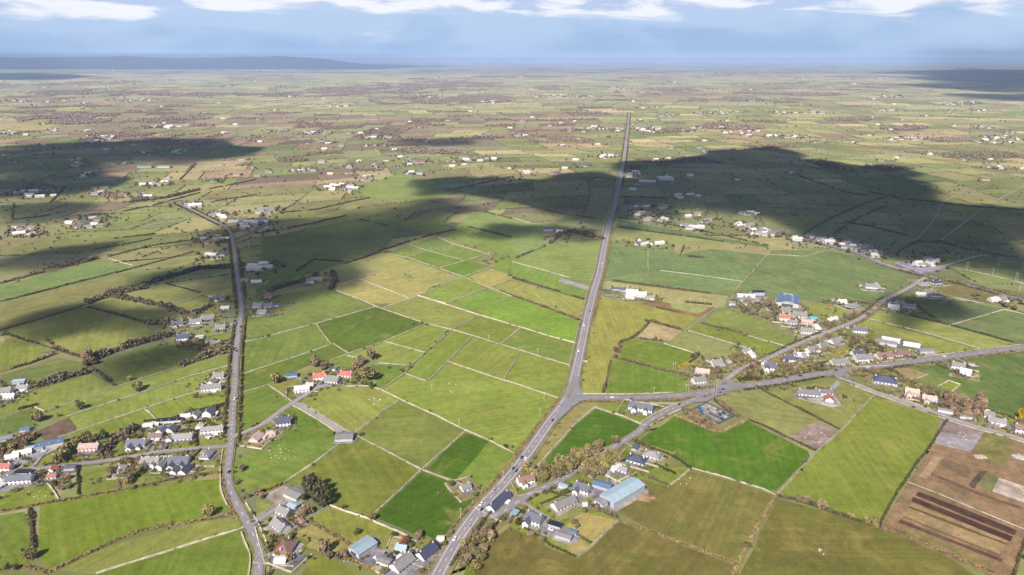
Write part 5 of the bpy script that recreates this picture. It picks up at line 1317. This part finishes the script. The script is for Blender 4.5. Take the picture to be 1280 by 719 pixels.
# ------------------------------------------------------------------ clouds: unseen volumes overhead, outlined from the cloud shadows they cast
CM = bpy.data.materials.new('cloud_vapour'); CM.use_nodes = True; n_ = CM.node_tree.nodes; n_.remove(n_['Principled BSDF'])
pv = n_.new('ShaderNodeVolumePrincipled'); pv.inputs['Color'].default_value=(.97,.97,.97,1); pv.inputs['Density'].default_value=.030; CM.node_tree.links.new(pv.outputs[0], n_['Material Output'].inputs['Volume'])
SHADOWS = [
 ('785,205 900,192 960,186 1060,210 1125,216 1165,238 1175,252 1300,262 1300,345 1240,332 1180,320 1100,316 1060,303 1000,298 985,284 955,268 900,262 845,262 830,268 800,266 780,284 755,290 700,278 655,262 640,245 590,240 545,240 535,226 600,224 640,230 690,226 700,220 740,216 772,222',1.0,30),
 ('235,292 300,270 420,264 470,250 545,252 600,262 560,285 600,296 560,300 520,322 450,336 400,348 345,365 300,385 262,365 240,345 262,322 215,308',.42,34),
 ('-20,182 110,178 200,181 290,176 300,188 230,205 160,208 115,224 60,240 -20,243',.95,60),
 ('610,282 690,282 745,288 735,300 650,296 600,292',.45,18),
 ('30,404 100,385 180,396 190,425 120,414 60,420',.5,14),('-20,328 60,312 110,322 60,340 -20,346',.5,20),('130,455 210,438 260,432 220,455 150,470',.4,14),('170,345 240,330 260,342 200,358',.45,14),
 ('1110,388 1190,376 1215,396 1135,408',.5,14),('495,176 590,172 585,181 500,182',.3,60),('10,262 90,258 130,275 60,285 0,280',.3,30),
 ('1140,90 1200,87 1330,88 1330,114 1215,109 1165,99',1.0,300),('-40,92 60,91.5 110,96 50,100 -40,100',1.0,200),('1190,118 1300,118 1300,126 1210,124',.6,120),
 ('-300,84.5 100,85.5 400,85 500,83.5 470,80.5 300,79 -300,79',.9,900)]  # high cloud added out of view to darken the air over the left hills
ALT0 = 1500.0
def in_d(x,y,q):
    d = 1e18
    for a,b in zip(q,q[1:]+q[:1]):
        vx,vy=b.x-a.x,b.y-a.y; t=max(0,min(1,((x-a.x)*vx+(y-a.y)*vy)/(vx*vx+vy*vy+1e-9))); dd=(a.x+vx*t-x)**2+(a.y+vy*t-y)**2; d=min(d,dd)
    d = math.sqrt(d); return d if inpoly(x,y,q) else -d
def cloud(s, dens, soft, idx):
    ALT = 5200.0 if soft >= 900 else 2300.0 if soft >= 120 else ALT0
    q = [gnd(*p) for p in pts('P',s)]; x0,x1=min(p.x for p in q)-soft*2,max(p.x for p in q)+soft*2; y0,y1=min(p.y for p in q)-soft*2,max(p.y for p in q)+soft*2
    N = 110; V={};Vl=[];Fc=[]; off = SHDIR*(-ALT/math.tan(SUN_EL)); T0 = 130*dens; ns = 1/(soft*7)
    Tm = np.zeros((N+1,N+1))
    for j in range(N+1):
        for i in range(N+1):
            x=x0+(x1-x0)*i/N; y=y0+(y1-y0)*j/N; sdv=in_d(x,y,q)/(soft*1.6)
            nz = noise.fractal(Vector((x*ns,y*ns,idx*7.3)),1.0,2.0,4)
            t = min(1,max(0,.42+sdv*.42+.8*nz)); Tm[j,i]=0 if i in(0,N) or j in(0,N) else T0*t*t*(3-2*t)*(.85+.4*nz)
    def vid(i,j,top):
        k=(i,j,top if Tm[j,i]>.5 else 2)
        if k not in V:
            x=x0+(x1-x0)*i/N; y=y0+(y1-y0)*j/N; t=Tm[j,i] if Tm[j,i]>.5 else 0
            V[k]=len(Vl); Vl.append((x+off.x,y+off.y,ALT+(t if top==1 else -.25*t)))
        return V[k]
    for j in range(N):
        for i in range(N):
            c=[(i,j),(i+1,j),(i+1,j+1),(i,j+1)]
            if max(Tm[b,a] for a,b in c) <= .5: continue
            f=[vid(a,b,1) for a,b in c]; g_=[vid(a,b,0) for a,b in reversed(c)]
            Fc += [tuple(f),tuple(g_)]
    o = mesh_obj('cloud',Vl,Fc,CM,smooth=True); o['kind']='structure'
ci=0
for s,d,sf in SHADOWS:
    if d > 0: ci+=1; cloud(s,d,sf,ci)
# ------------------------------------------------------------------ haze
V=[];Fc=[]; box(V,Fc,-210000,210000,-2500,215000,-3,470)
HM = bpy.data.materials.new('haze_air'); HM.use_nodes=True; n_=HM.node_tree.nodes; n_.remove(n_['Principled BSDF']); pv=n_.new('ShaderNodeVolumePrincipled'); pv.inputs['Color'].default_value=(*HAZE_COL,1); pv.inputs['Density'].default_value=HAZE_DENSITY
HM.node_tree.links.new(pv.outputs[0], n_['Material Output'].inputs['Volume'])
hz = mesh_obj('haze',V,Fc,HM); hz['kind']='stuff'
